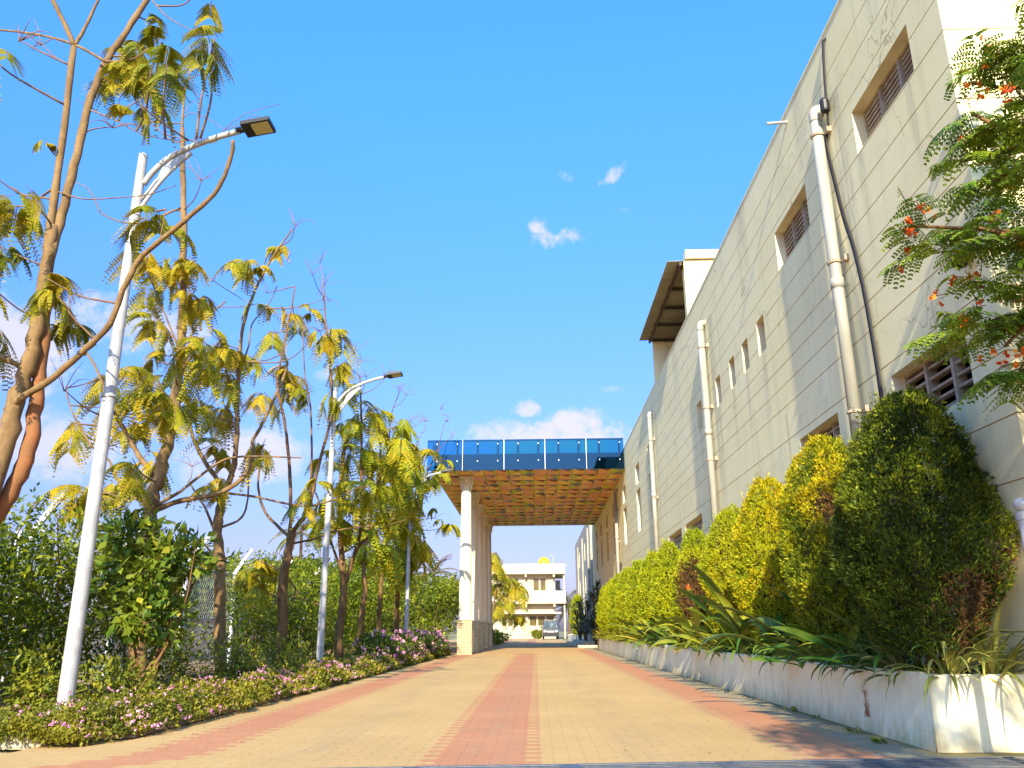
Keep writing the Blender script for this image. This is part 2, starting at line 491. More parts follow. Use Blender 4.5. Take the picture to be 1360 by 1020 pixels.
def planter_mat():
    m, t, out = new_mat('planter_whitewash')
    pos = t.n('ShaderNodeNewGeometry').outputs['Position']
    sp = t.n('ShaderNodeSeparateXYZ'); t.l(pos, sp.inputs[0])
    c = t.mix(t.ss(t.noise(pos, 1.6, 5, .6), .35, .65), (0.90, 0.83, 0.56), (0.83, 0.76, 0.48))
    st = t.noise(t.scaled(pos, 6, 6, 0.5), 1.7, 5, 0.7)
    c = t.mix(t.math('MULTIPLY', t.ss(st, 0.52, 0.76), 0.55), c, (0.62, 0.52, 0.28))
    low = t.math('ADD', sp.outputs[2], t.math('MULTIPLY', t.math('SUBTRACT', t.noise(t.scaled(pos, 3, 3, 1), 2.0, 5, .7), .5), .55))
    f = t.n('ShaderNodeMapRange', interpolation_type='SMOOTHSTEP')
    t.l(low, f.inputs[0]); f.inputs[1].default_value = 0.22; f.inputs[2].default_value = -0.06
    c = t.mix(t.math('MULTIPLY', f.outputs[0], 0.75), c, (0.50, 0.38, 0.17))
    moss = t.ss(t.noise(pos, 3.1, 6, .7), .60, .72)
    c = t.mix(t.math('MULTIPLY', moss, 0.35), c, (0.36, 0.36, 0.20))
    nrm = t.bump(t.noise(pos, 40, 4, .6), .25, .01)
    principled(t, out, c, 0.9, 0, nrm, .15)
    return m
PLANTER = planter_mat()

def paving_mat():
    m, t, out = new_mat('paving_blocks')
    pos = t.n('ShaderNodeNewGeometry').outputs['Position']
    sp = t.n('ShaderNodeSeparateXYZ'); t.l(pos, sp.inputs[0])
    X, Y = sp.outputs[0], sp.outputs[1]
    br = t.n('ShaderNodeTexBrick')
    br.offset = 0.5
    t.l(pos, br.inputs['Vector'])
    br.inputs['Color1'].default_value = (0.0, 0, 0, 1); br.inputs['Color2'].default_value = (1, 1, 1, 1)
    br.inputs['Mortar'].default_value = (0.5, 0.5, 0.5, 1)
    br.inputs['Scale'].default_value = 1.0
    br.inputs['Mortar Size'].default_value = 0.006
    br.inputs['Mortar Smooth'].default_value = 0.4
    br.inputs['Brick Width'].default_value = 0.22; br.inputs['Row Height'].default_value = 0.11
    rnd = t.n('ShaderNodeRGBToBW'); t.l(br.outputs[0], rnd.inputs[0]); rnd = rnd.outputs[0]
    # the block a point belongs to sets where the coloured bands step
    row = t.math('FLOOR', t.math('DIVIDE', Y, 0.11))
    par = t.math('MULTIPLY', t.math('ABSOLUTE', t.math('MODULO', row, 2.0)), 0.11)
    xj = t.math('ADD', X, t.math('SUBTRACT', par, 0.055))
    # left band swings out to the left at the near end
    nearf = t.n('ShaderNodeMapRange'); t.l(Y, nearf.inputs[0])
    nearf.inputs[1].default_value = 6.6; nearf.inputs[2].default_value = 4.0; nearf.inputs[3].default_value = 0; nearf.inputs[4].default_value = 1.0
    sw = t.math('MULTIPLY', t.math('POWER', nearf.outputs[0], 1.6), 2.6)
    xl = t.math('ADD', xj, sw)
    def band(x, a, b):
        return t.math('MULTIPLY', t.math('GREATER_THAN', x, a), t.math('LESS_THAN', x, b))
    gap = t.math('SUBTRACT', 1.0, band(Y, 33.7, 58.0))
    bl = band(xl, -2.98, -2.42)
    bc = t.math('MULTIPLY', band(xj, -0.76, -0.03), gap)
    brr = t.math('MULTIPLY', band(xj, 1.86, 2.42), t.math('LESS_THAN', Y, 40.0))
    red = t.math('MAXIMUM', t.math('MAXIMUM', bl, bc), brr)
    cross = band(Y, 62.0, 68.0)
    red = t.math('MAXIMUM', red, t.math('MULTIPLY', cross, t.math('LESS_THAN', X, 0.5)))
    big = t.ss(t.noise(pos, 0.5, 5, .6), .3, .7)
    cream = t.mix(big, (0.42, 0.265, 0.102), (0.48, 0.31, 0.126))
    cream = t.mix(t.math('MULTIPLY', rnd, 0.30), cream, (0.40, 0.26, 0.10))
    pink = t.mix(big, (0.40, 0.175, 0.084), (0.45, 0.21, 0.105))
    pink = t.mix(t.math('MULTIPLY', rnd, 0.30), pink, (0.38, 0.15, 0.06))
    c = t.mix(red, cream, pink)
    gz = t.math('GREATER_THAN', xj, 2.42)
    c = t.mix(gz, c, t.mix(t.ss(t.noise(pos, 2.5, 5, .65), .35, .65), (0.25, 0.21, 0.125), (0.31, 0.26, 0.165)))
    dirt = t.noise(t.scaled(pos, 1, .35, 1), 1.1, 6, .7)
    c = t.mix(t.math('MULTIPLY', t.ss(dirt, .52, .74), .30), c, (0.26, 0.20, 0.11))
    def wheel(xc):
        return t.math('SUBTRACT', 1.0, t.ss(t.math('ABSOLUTE', t.math('SUBTRACT', t.math('ADD', X, t.math('MULTIPLY', t.math('SUBTRACT', t.noise(t.scaled(pos, 1, .25, 1), .8, 3, .6), .5), .7)), xc)), .06, .34))
    wl = t.math('MAXIMUM', t.math('MAXIMUM', wheel(-1.75), wheel(.75)), t.math('MAXIMUM', wheel(-.35), wheel(1.9)))
    c = t.mix(t.math('MULTIPLY', t.math('MULTIPLY', wl, t.ss(t.noise(t.scaled(pos, 2, .5, 1), 2.0, 5, .7), .35, .70)), .34), c, (0.27, 0.20, 0.12))
    ring = t.ss(t.noise(pos, .85, 3, .5), .66, .70)
    c = t.mix(t.math('MULTIPLY', ring, .22), c, (0.22, 0.17, 0.11))
    dl = t.noise(pos, 9.0, 5, .7)
    c = t.mix(t.math('MULTIPLY', t.ss(dl, .60, .72), .30), c, (0.50, 0.40, 0.25))
    moss = t.n('ShaderNodeMapRange', interpolation_type='SMOOTHSTEP'); t.l(t.math('ADD', X, t.math('MULTIPLY', t.math('SUBTRACT', t.noise(pos, 4, 5, .7), .5), .22)), moss.inputs[0])
    moss.inputs[1].default_value = 2.70; moss.inputs[2].default_value = 2.84
    c = t.mix(t.math('MULTIPLY', moss.outputs[0], .8), c, (0.17, 0.14, 0.045))
    sp2 = t.noise(pos, 34.0, 3, .6)
    c = t.mix(t.math('MULTIPLY', t.ss(sp2, .70, .76), .7), c, (0.12, 0.085, 0.05))
    mort = br.outputs['Fac']
    c = t.mix(t.math('MULTIPLY', mort, .20), c, (0.15, 0.105, 0.06))
    h = t.math('SUBTRACT', t.math('ADD', t.math('MULTIPLY', rnd, .25), t.math('MULTIPLY', t.noise(pos, 60, 4, .6), .35)), mort)
    nrm = t.bump(h, .55, .008)
    principled(t, out, c, .85, 0, nrm, .2)
    return m
PAVING = paving_mat()

def glass_mat(name, tint, gloss=0.12, rough=0.03):
    m, t, out = new_mat(name)
    tr = t.n('ShaderNodeBsdfTransparent'); tr.inputs[0].default_value = (*tint, 1)
    gl = t.n('ShaderNodeBsdfGlossy'); gl.inputs[0].default_value = (.25, .55, .8, 1); gl.inputs['Roughness'].default_value = rough
    mx = t.n('ShaderNodeMixShader'); mx.inputs[0].default_value = gloss
    t.l(tr.outputs[0], mx.inputs[1]); t.l(gl.outputs[0], mx.inputs[2]); t.l(mx.outputs[0], out.inputs[0])
    return m
BLUEGLASS = glass_mat('blue_tinted_glass', (0.02, 0.50, 0.60), 0.06)
DARKGLASS = surf('window_glass', (0.10, 0.085, 0.03), (0.05, 0.045, 0.02), 0.6, 0.08, spec=.6)
OLIVEGLASS = surf('olive_window_glass', (0.10, 0.08, 0.02), (0.06, 0.05, 0.015), 0.6, 0.15, spec=.6)

def bark_mat(name, c1, c2, ring=True):
    m, t, out = new_mat(name)
    pos = t.n('ShaderNodeNewGeometry').outputs['Position']
    f = t.ss(t.noise(t.scaled(pos, 1, 1, .35), 9, 5, .65), .35, .65)
    c = t.mix(f, c1, c2)
    rg = t.noise(t.scaled(pos, .6, .6, 7), 3.2, 4, .6)
    c = t.mix(t.math('MULTIPLY', t.ss(rg, .58, .70), .55), c, tuple(v*.45 for v in c1))
    nrm = t.bump(t.math('ADD', rg, t.noise(pos, 60, 4, .65)), .5, .012)
    principled(t, out, c, .85, 0, nrm, .2)
    return m
BARK = bark_mat('tan_bark', (0.22, 0.14, 0.06), (0.14, 0.085, 0.035))
REDBARK = bark_mat('reddish_bark', (0.28, 0.105, 0.04), (0.20, 0.10, 0.04))
BROWNBARK = bark_mat('brown_bark', (0.19, 0.105, 0.04), (0.10, 0.055, 0.022))
TWIG = surf('brown_twig', (0.15, 0.08, 0.045), (0.20, 0.125, 0.07), 8, .8)

FEATHER_N = leaf_mat('feather_leaf', (0.24, 0.26, 0.010), (0.42, 0.32, 0.010), (0.12, 0.18, 0.02), 1.6, .48, .6, .3)
FEATHER_Y = leaf_mat('yellowing_feather_leaf', (0.33, 0.32, 0.012), (0.54, 0.38, 0.012), (0.19, 0.23, 0.015), 1.3, .48, .6, .3)
FEATHER_G = leaf_mat('fresh_feather_leaf', (0.34, 0.36, 0.010), (0.54, 0.42, 0.010), (0.15, 0.24, 0.015), 0.9, .48, .6, .35)
HEDGE = leaf_mat('hedge_leaf', (0.085, 0.145, 0.008), (0.21, 0.25, 0.012), (0.34, 0.34, 0.015), 1.0, .42, .45, .2)
BIGLEAF = leaf_mat('broad_leaf', (0.070, 0.13, 0.012), (0.19, 0.23, 0.018), (0.26, 0.24, 0.02), 2.0, .30, .40, .2)
LIMESH = leaf_mat('lime_shrub_leaf', (0.17, 0.20, 0.015), (0.30, 0.29, 0.02), (0.10, 0.14, 0.02), 3.0, .35, .5, .2)
LANT = leaf_mat('lantana_leaf', (0.13, 0.145, 0.012), (0.29, 0.25, 0.018), (0.06, 0.085, 0.010), 2.2, .3, .6, .3)
PINK = leaf_mat('pink_lantana_bloom', (0.60, 0.15, 0.40), (0.70, 0.34, 0.48), (0.75, 0.50, 0.50), 3.0, .25, .6, .3)
CON_D = leaf_mat('dark_conifer_spray', (0.032, 0.060, 0.005), (0.070, 0.105, 0.007), (0.17, 0.19, 0.008), 2.3, .25, .6, .16)
CON_M = leaf_mat('green_conifer_spray', (0.10, 0.15, 0.010), (0.20, 0.23, 0.010), (0.34, 0.33, 0.010), 2.0, .28, .6, .30)
CON_Y = leaf_mat('golden_conifer_spray', (0.38, 0.36, 0.006), (0.60, 0.46, 0.005), (0.18, 0.22, 0.010), 2.0, .3, .6, .3)
CON_L = leaf_mat('lime_conifer_spray', (0.31, 0.36, 0.008), (0.47, 0.46, 0.008), (0.15, 0.21, 0.010), 1.5, .3, .6, .3)
CON_B = leaf_mat('dead_conifer_spray', (0.10, 0.052, 0.018), (0.19, 0.095, 0.026), (0.05, 0.030, 0.010), 3.0, .15, .8, .3)
STREL = leaf_mat('strelitzia_leaf', (0.040, 0.110, 0.014), (0.115, 0.175, 0.016), (0.26, 0.26, 0.025), 2.2, .25, .35, .2)
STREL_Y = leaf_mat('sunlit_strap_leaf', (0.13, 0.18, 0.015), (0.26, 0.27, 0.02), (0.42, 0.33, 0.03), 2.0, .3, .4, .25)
SPIDER = leaf_mat('striped_spider_leaf', (0.34, 0.34, 0.06), (0.50, 0.46, 0.11), (0.14, 0.19, 0.03), 3.0, .3, .4, .3)
SPIDER_G = leaf_mat('green_spider_leaf', (0.10, 0.14, 0.03), (0.24, 0.26, 0.07), (0.34, 0.35, 0.12), 3.0, .3, .4, .3)
PALM = leaf_mat('palm_leaf', (0.10, 0.15, 0.02), (0.22, 0.24, 0.025), (0.30, 0.27, 0.03), .8, .3, .45, .2)
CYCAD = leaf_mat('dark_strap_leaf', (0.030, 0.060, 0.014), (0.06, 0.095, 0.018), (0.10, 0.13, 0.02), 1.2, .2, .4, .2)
PEACOCK = leaf_mat('peacock_leaf', (0.070, 0.150, 0.010), (0.20, 0.28, 0.014), (0.18, 0.22, 0.02), 1.8, .35, .5, .25)
FLOWER = leaf_mat('red_orange_bloom', (0.75, 0.06, 0.02), (0.85, 0.22, 0.02), (0.80, 0.40, 0.04), 6.0, .3, .5, .3)
FAR = leaf_mat('far_leaf', (0.060, 0.10, 0.014), (0.15, 0.18, 0.02), (0.22, 0.22, 0.02), .5, .3, .55, .25)
CORE = surf('twig_shade_core', (0.045, 0.034, 0.016), (0.028, 0.028, 0.010), 5, .95)

# ================================================================== SETTING
def sheet(name, rects, z, mat, kind='structure'):
    mb = MB()
    for x0, x1, y0, y1 in rects:
        mb.quad((x0, y0, z), (x1, y0, z), (x1, y1, z), (x0, y1, z))
    return tag(obj(name, mb, mat), kind=kind)
sheet('ground', [(-500, 500, -300, 900)], -0.04, GROUND)
sheet('road', [(-30, 30, -14, 6.55), (-3.42, 2.95, 6.55, 39.7), (-3.96, -3.42, 6.55, 7.45), (-3.42, 4.2, 39.7, 60), (-9, 4.2, 60, 96.9)], 0.0, PAVING)
# flower bed soil, a low uneven mound
def bed():
    mb = MB()
    ys = np.concatenate([[6.96], np.arange(7.0, 12, .35), np.arange(12, 60, 1.5)])
    xs = [-3.40, -3.55, -3.9, -4.4, -5.0, -5.8, -7, -9.5, -13]
    for i, y in enumerate(ys):
        for j, x in enumerate(xs):
            z = (0.01 if j == 0 else 0.10 + 0.06*mnoise.noise(Vector((x*1.3, y*1.3, 0))))
            if i == 0: z = -.035
            mb.v.append((x - (0.45 if (j < 3 and y < 7.3) else 0), y, z))
    n = len(xs)
    for i in range(len(ys)-1):
        for j in range(n-1):
            mb.f.append((i*n+j, i*n+j+1, (i+1)*n+j+1, (i+1)*n+j)); mb.mi.append(0)
    for k in range(len(mb.f)): mb.f[k] = mb.f[k][::-1]
    return tag(obj('flower_bed', mb, SOIL, smooth=True), kind='structure')
bed()

# kerb at the near end of the bed
k = MB(); k.box(-9.0, -3.93, 6.86, 7.02, -0.02, 0.125, bevel=.02)
tag(obj('kerb', k, KERB), kind='structure')

# ================================================================== LONG CREAM BUILDING
KS = 0.954
XF = 3.587
fy = lambda y: y*KS
fz = lambda z: 0.85+(z-0.85)*KS
BY0, BY1 = 5.93, fy(54.3)
PZ = fz(8.06)
bld = thing('building', 'long cream plastered building with horizontal grooves, small louvred windows and drain pipes beside the road', 'building', (XF, BY0, 0))
GZ = [fz(z) for z in (1.57, 1.95, 2.45, 2.96, 3.52, 4.02, 4.34, 4.64, 4.92, 5.30, 5.66, 6.03, 6.40, 6.78, 7.15, 7.52)]
GL = 0.82
louvres = [(6.80, 8.25, 6.05, 6.60), (9.95, 11.42, 6.05, 6.68), (6.74, 8.25, 2.76, 3.38), (9.82, 11.33, 2.80, 3.41)]
narrow = [(12.42, 12.86, 5.17, 5.76), (13.48, 13.88, 5.2, 5.74), (14.48, 14.88, 5.2, 5.76), (15.68, 16.10, 5.18, 5.77), (17.60, 18.13, 5.12, 5.78)]
grills = [(18.43, 20.6, 2.6, 3.36), (21.13, 23.2, 2.6, 3.36)]
pairs = [25.95, 29.3, 33.9, 38.9, 42.7, 46.5, 50.1]
talls = []
for c in pairs:
    talls += [(c-.55, c+.55, 5.95, 6.64), (c-.55, c+.55, 4.25, 5.72)]
lows = [(36.2, 38.2, 2.9, 3.7)]
ops = [(fy(a), fy(b), fz(c), fz(d)) for a, b, c, d in louvres+narrow+grills+talls+lows]

def wall_panel(mb, u0, u1, z0, z1, openings, place, grooves, deep=.24):
    """wall with real openings and recessed grooves; place(u, depth, z) gives the point"""
    us = sorted({u0, u1, *[o[0] for o in openings], *[o[1] for o in openings]})
    g = [(a-.0055, a+.0055) for a in grooves if z0 < a < z1]
    zs = sorted({z0, z1, *[o[2] for o in openings], *[o[3] for o in openings], *[a for p in g for a in p]})
    us = [u for u in us if u0 <= u <= u1]
    for i in range(len(us)-1):
        for j in range(len(zs)-1):
            um, zm = (us[i]+us[i+1])/2, (zs[j]+zs[j+1])/2
            if any(o[0] < um < o[1] and o[2] < zm < o[3] for o in openings): continue
            a, b, c, d = us[i], us[i+1], zs[j], zs[j+1]
            if any(p[0]-1e-6 <= c and d <= p[1]+1e-6 for p in g):
                q = .012
                mb.quad(place(a, q, c), place(b, q, c), place(b, q, d), place(a, q, d), 1)
                mb.quad(place(a, 0, c), place(b, 0, c), place(b, q, c), place(a, q, c), 1)
                mb.quad(place(a, q, d), place(b, q, d), place(b, 0, d), place(a, 0, d), 1)
            else:
                mb.quad(place(a, 0, c), place(b, 0, c), place(b, 0, d), place(a, 0, d), 0)
    for a, b, c, d in openings:
        mb.quad(place(a, 0, c), place(a, 0, d), place(a, deep, d), place(a, deep, c), 2)
        mb.quad(place(b, 0, c), place(b, deep, c), place(b, deep, d), place(b, 0, d), 2)
        mb.quad(place(a, 0, d), place(b, 0, d), place(b, deep, d), place(a, deep, d), 2)
        mb.quad(place(a, 0, c), place(a, deep, c), place(b, deep, c), place(b, 0, c), 2)
mb = MB()
wall_panel(mb, BY0, BY1, -.03, PZ, ops, lambda u, d, z: (XF+d, u, z), GZ+[GL])
obj('wall', mb, [PLASTER, GROOVE, REVEAL], bld)
mb = MB()
wall_panel(mb, XF, 18.0, -.03, PZ, [], lambda u, d, z: (u, BY0+d, z), GZ+[GL, fz(7.9)])
mb.quad((18, BY0, -.03), (18, BY1, -.03), (18, BY1, PZ), (18, BY0, PZ))
mb.quad((XF, BY1, -.03), (18, BY1, -.03), (18, BY1, PZ), (XF, BY1, PZ))
obj('end_wall', mb, [PLASTER, GROOVE], bld)
mb = MB(); mb.box(XF+.02, 17.9, BY0+.02, BY1-.02, PZ-.45, PZ-.25)
obj('roof', mb, BRIGHT, bld)
mb = MB(); mb.box(XF-.012, XF+.18, BY0-.012, BY1, PZ, PZ+.05, bevel=.012); mb.box(XF+.18, 18, BY0-.012, BY0+.18, PZ, PZ+.05, bevel=.012)
obj('parapet_coping', mb, PLASTER, bld)
mb = MB(); mb.box(XF+.9, XF+1.0, BY0+.1, BY1-.1, 0, PZ-.5)
obj('dark_backing', mb, DARK, bld)  # near-black sheet added so the window openings look unlit inside

def slat_rows(mb, y0, y1, z0, z1, n, x, wid, tilt, th=.012):
    for i in range(n):
        z = z0 + (z1-z0)*(i+.5)/n
        jit = random.uniform(-.05, .05)
        ax = np.array([math.cos(tilt+jit), 0, math.sin(tilt+jit)])*wid/2
        mb.obox((x, (y0+y1)/2, z), ax, (0, (y1-y0)/2, 0), np.array([-math.sin(tilt), 0, math.cos(tilt)])*th)
def louvre_window(y0, y1, z0, z1, bays, n, tilt=.5, wid=.085):
    f = MB()
    x = XF+.16
    f.box(x-.03, x+.05, y0, y0+.03, z0, z1); f.box(x-.03, x+.05, y1-.03, y1, z0, z1)
    f.box(x-.03, x+.05, y0+.03, y1-.03, z1-.03, z1); f.box(x-.03, x+.05, y0+.03, y1-.03, z0, z0+.025)
    for k in range(1, bays):
        c = y0+(y1-y0)*k/bays
        f.box(x-.055, x+.05, c-.022, c+.022, z0+.025, z1-.03)
    fo = obj('window', f, LOUVRE, bld)
    s = MB()
    for k in range(bays):
        a = y0+(y1-y0)*k/bays+.03; b = y0+(y1-y0)*(k+1)/bays-.03
        slat_rows(s, a, b, z0+.03, z1-.03, n, x, wid, tilt)
    obj('louvre_slats', s, LOUVRE, fo)
L = [(fy(a), fy(b), fz(c), fz(d)) for a, b, c, d in louvres]
louvre_window(*L[0], 3, 8, .55, .06); louvre_window(*L[1], 3, 8, .5, .06); louvre_window(*L[2], 3, 5, .15, .085); louvre_window(*L[3], 3, 5, .15, .085)
for a, b, c, d in narrow: louvre_window(fy(a), fy(b), fz(c), fz(d), 1, 7, .45, .06)
for a, b, c, d in grills:
    y0, y1, z0, z1 = fy(a), fy(b), fz(c), fz(d)
    f = MB(); x = XF+.14
    f.box(x-.02, x+.03, y0, y0+.04, z0, z1); f.box(x-.02, x+.03, y1-.04, y1, z0, z1); f.box(x-.02, x+.03, y0+.04, y1-.04, z1-.04, z1)
    fo = obj('window', f, WHITEP, bld)
    g = MB()
    for i in range(1, 8): c_ = y0+(y1-y0)*i/8; g.box(x-.012, x+.012, c_-.015, c_+.015, z0, z1-.04)
    for i in range(1, 5): c_ = z0+(z1-z0)*i/5; g.box(x-.03, x-.013, y0+.04, y1-.04, c_-.012, c_+.012)
    obj('grille', g, WHITEP, fo)
    g = MB(); g.box(x+.06, x+.07, y0, y1, z0, z1); obj('pane', g, DARKGLASS, fo)
for a, b, c, d in talls:
    y0, y1, z0, z1 = fy(a), fy(b), fz(c), fz(d)
    f = MB(); x = XF+.17
    f.box(x-.02, x+.03, y0, y0+.04, z0, z1); f.box(x-.02, x+.03, y1-.04, y1, z0, z1); f.box(x-.02, x+.03, y0+.04, y1-.04, z1-.04, z1); f.box(x-.02, x+.03, y0+.04, y1-.04, z0, z0+.04)
    f.box(x-.015, x+.03, (y0+y1)/2-.02, (y0+y1)/2+.02, z0+.04, z1-.04)
    fo = obj('window', f, REVEAL, bld)
    g = MB(); g.box(x+.035, x+.04, y0, y1, z0, z1); obj('pane', g, DARKGLASS, fo)
a, b, c, d = lows[0]
f = MB(); y0, y1, z0, z1 = fy(a), fy(b), fz(c), fz(d); x = XF+.06
f.box(x, x+.04, y0, y1, z0, z1)
for i in range(1, 6): f.box(x-.015, x, y0+(y1-y0)*i/6-.02, y0+(y1-y0)*i/6+.02, z0, z1)
obj('shutter', f, WHITEP, bld)

# drain pipes, clamps, cable, spout
def drain_pipe(y, ztop, r, clamps, x=XF-.11, foot=0.0):
    p = MB()
    p.tube([(x, y, foot), (x, y, 2.2)], r, 14); p.tube([(x, y, 2.2), (x, y, ztop-.12)], r*.98, 14)
    for zc in np.arange(2.2, ztop-.3, 2.4): p.tube([(x, y, zc-.06), (x, y, zc+.06)], r*1.13, 14)
    p.tube(smooth_path([(x, y, ztop-.16), (x, y, ztop-.05), (x+.03, y, ztop), (XF+.03, y, ztop+.01)]), r*1.05, 14)
    po = obj('drain_pipe', p, PIPE, bld, smooth=True)
    for zc in clamps:
        c = MB()
        c.tube([(x, y, zc-.014), (x, y, zc+.014)], r*1.2, 14)
        c.box(XF-.06, XF-.003, y-r-.10, y-r-.02, zc-.035, zc+.035)
        obj('pipe_clamp', c, LOUVRE, po)
    return po
drain_pipe(fy(9.02), fz(7.17), .068, [fz(5.05), fz(6.80), fz(3.2)])
drain_pipe(fy(16.6), fz(7.2), .068, [fz(6.65), fz(5.3), fz(4.2)])
drain_pipe(fy(24.8), fz(7.35), .062, [fz(6.5), fz(4.7)])
drain_pipe(fy(36.6), fz(6.9), .07, [fz(6.0), fz(4.6)])
cab = []
for px, py in ((1093, 55), (1094, 85), (1097, 130), (1100, 165), (1098, 190), (1108, 235), (1122, 290), (1135, 330), (1148, 385), (1158, 440), (1167, 495), (1174, 545), (1179, 585)):
    d = _f + (px-CX)/FPX*_r2 - (py-CY)/FPX*_u2
    p = CAM + d*((XF-.035)/d[0]); cab.append(p)
c = MB(); c.tube(smooth_path(cab), .016, 7)
q = [p + np.array([0, .045, 0]) for p in cab[3:]]
c.tube(smooth_path(q), .010, 6)
c.tube(smooth_path([cab[0], cab[0]+np.array([.03, 0, .03]), (XF+.15, cab[0][1], PZ+.06)]), .016, 6)
obj('cable', c, CABLE, bld)
c = MB(); p = at(1101, 140, 1); d = (p-CAM); p = CAM+d*((XF-.02)/d[0])
c.lathe([(.05, -.08), (.055, -.06), (.055, .06), (.04, .09)], (p[0]-.05, p[1], p[2]), 12)
obj('cable_gland', c, BLACK, bld)
c = MB(); p = at(1045, 162, 1); d = (p-CAM); p = CAM+d*(XF/d[0]); c.tube([(XF+.05, p[1], p[2]), (XF-.28, p[1], p[2]-.02)], .022, 10)
obj('roof_spout', c, LAMPW, bld)

# open shed on the roof
sh = MB(); y0, y1 = fy(18.4), fy(24.0); zt = fz(9.55)
mbs = MB()
wall_panel(mbs, XF+.003, XF+8, PZ-.2, zt, [], lambda u, d, z: (u, y0+d, z), [fz(8.4), fz(8.75), fz(9.1)])
mbs.box(XF+.02, XF+8, y0+.15, y0+.3, PZ-.2, zt)
mbs.box(XF+.05, XF+8.05, y0-.05, y0+.2, zt+.05, zt+.26)
mbs.box(XF+.01, XF+8, y1, y1+.15, PZ-.2, zt)
mbs.box(XF+5, XF+5.15, y0+.3, y1, PZ-.2, zt)
shed = obj('roof_shed', mbs, [PLASTER, GROOVE], bld)
sh = MB(); n = 44
for i in range(n):
    a = y0-.02+(y1+.1-y0)*i/n; b = y0-.02+(y1+.1-y0)*(i+1)/n; h = .03
    for (s0, s1, h0, h1) in ((a, a+(b-a)*.3, 0, h), (a+(b-a)*.3, a+(b-a)*.5, h, h), (a+(b-a)*.5, a+(b-a)*.8, h, 0), (a+(b-a)*.8, b, 0, 0)):
        sh.quad((XF-.38, s0, zt-.02+h0), (XF+5.2, s0, zt+.04+h0), (XF+5.2, s1, zt+.04+h1), (XF-.38, s1, zt-.02+h1))
obj('roof_sheet', sh, SHEET, shed)
bm_ = MB()
bm_.box(XF-.10, XF-.05, y0, y1+.1, zt-.11, zt-.03)
for i in range(5): yy = y0+.25+(y1-y0-.3)*i/4; bm_.box(XF-.12, XF+5, yy-.03, yy+.03, zt-.10, zt-.035)
obj('roof_beam', bm_, BEAM, shed)

# dome camera at the building corner
cc = thing('security_camera', 'small dark dome camera on a cream bracket at the corner of the cream building', 'camera', (XF-.08, BY0+.2, fz(3.9)))
b = MB(); b.box(XF-.16, XF-.004, BY0+.14, BY0+.26, fz(3.9)-.02, fz(3.9)+.06, bevel=.01); obj('bracket', b, REVEAL, cc)
b = MB(); b.lathe([(.0, -.09), (.04, -.08), (.065, -.05), (.075, 0), (.06, .02)], (XF-.10, BY0+.2, fz(3.9)-.03), 16); obj('dome', b, BLACK, cc, smooth=True)

# second block beyond the gap
b2 = thing('building', 'pale tall block with thin vertical pipes standing beyond the coloured canopy', 'building', (XF, fy(56.5), 0))
Y2a, Y2b = fy(56.5), fy(78)
mb = MB()
op2 = [(Y2a+2.2+i*3.6, Y2a+2.8+i*3.6, z0, z0+1.3) for i in range(5) for z0 in (3.4, 5.7)]
wall_panel(mb, Y2a, Y2b, -.03, fz(8.5), op2, lambda u, d, z: (XF+.02+d, u, z), [2.5, 3.2, 4.9, 5.5, 7.2], .2)
mb.quad((XF+.02, Y2a, 0), (17, Y2a, 0), (17, Y2a, fz(8.5)), (XF+.02, Y2a, fz(8.5)))
mb.quad((XF+.02, Y2b, 0), (17, Y2b, 0), (17, Y2b, fz(8.5)), (XF+.02, Y2b, fz(8.5)))
mb.quad((17, Y2a, 0), (17, Y2b, 0), (17, Y2b, fz(8.5)), (17, Y2a, fz(8.5)))
obj('wall', mb, [WHITEP, GROOVE, REVEAL], b2)
mb = MB(); mb.box(XF+.05, 16.9, Y2a+.05, Y2b-.05, fz(8.2), fz(8.3)); obj('roof', mb, WHITEP, b2)
mb = MB(); mb.box(XF+.23, XF+.3, Y2a+.1, Y2b-.1, .1, fz(8.1)); obj('window_glass', mb, DARKGLASS, b2)
for yy in (Y2a+1.0, Y2a+7.5, Y2a+14): 
    p = MB(); p.tube([(XF-.07, yy, 0), (XF-.07, yy, 7.4)], .07, 10); obj('drain_pipe', p, PIPE, b2)
gp = MB(); gp.box(XF+.25, 8, BY1+.003, Y2a-.003, 0, 7.6); obj('gap_shadow_fill', gp, BEAM, b2)  # dark box fills the gap between the blocks, its shadow put into colour

# ================================================================== PLANTERS
def planter(name_label, x0, x1, y0, y1, ztop, th=.11):
    p = thing('planter', name_label, 'planter', (x0, y0, 0))
    mb = MB(); ys = np.arange(y0, y1+.01, .3)
    def prof(y):
        w_ = .012*mnoise.noise(Vector((y*.35, 3, 1)))+.006*mnoise.noise(Vector((y*1.3, 7, 1)))
        zt_ = ztop + .010*mnoise.noise(Vector((y*.5, 11, 2)))
        return [(x0-.015+w_, y, -.02), (x0+w_, y, .12), (x0+.012+w_, y, zt_-.02), (x0+.03+w_, y, zt_), (x0+th+w_, y, zt_), (x0+th+w_, y, ztop-.14)]
    rows = [prof(y) for y in ys]
    for a, b in zip(rows[:-1], rows[1:]):
        for i in range(5): mb.quad(a[i], b[i], b[i+1], a[i+1])
    xs = np.arange(x0-.015, x1+.01, .2)
    for yv, s in ((y0, 1), (ys[-1], -1)):
        mb.box(x0+.012, x1, yv if s > 0 else yv-th, yv+th if s > 0 else yv, -.02, ztop-.002, bevel=.02)
    obj('rim_wall', mb, PLANTER, p)
    so_ = MB(); so_.box(x0+.05, x1, y0+.03, y1-.03, .02, ztop-.10); obj('soil', so_, SOIL, p)
    return p
planter('near whitewashed planter wall with a chipped rust stain and its corner by the drain grate', 2.85, XF-.003, 6.40, 24.2, .525)
planter('second whitewashed planter wall behind the near one, under the lime conifers', 2.88, XF-.003, 24.75, 39.6, .525)
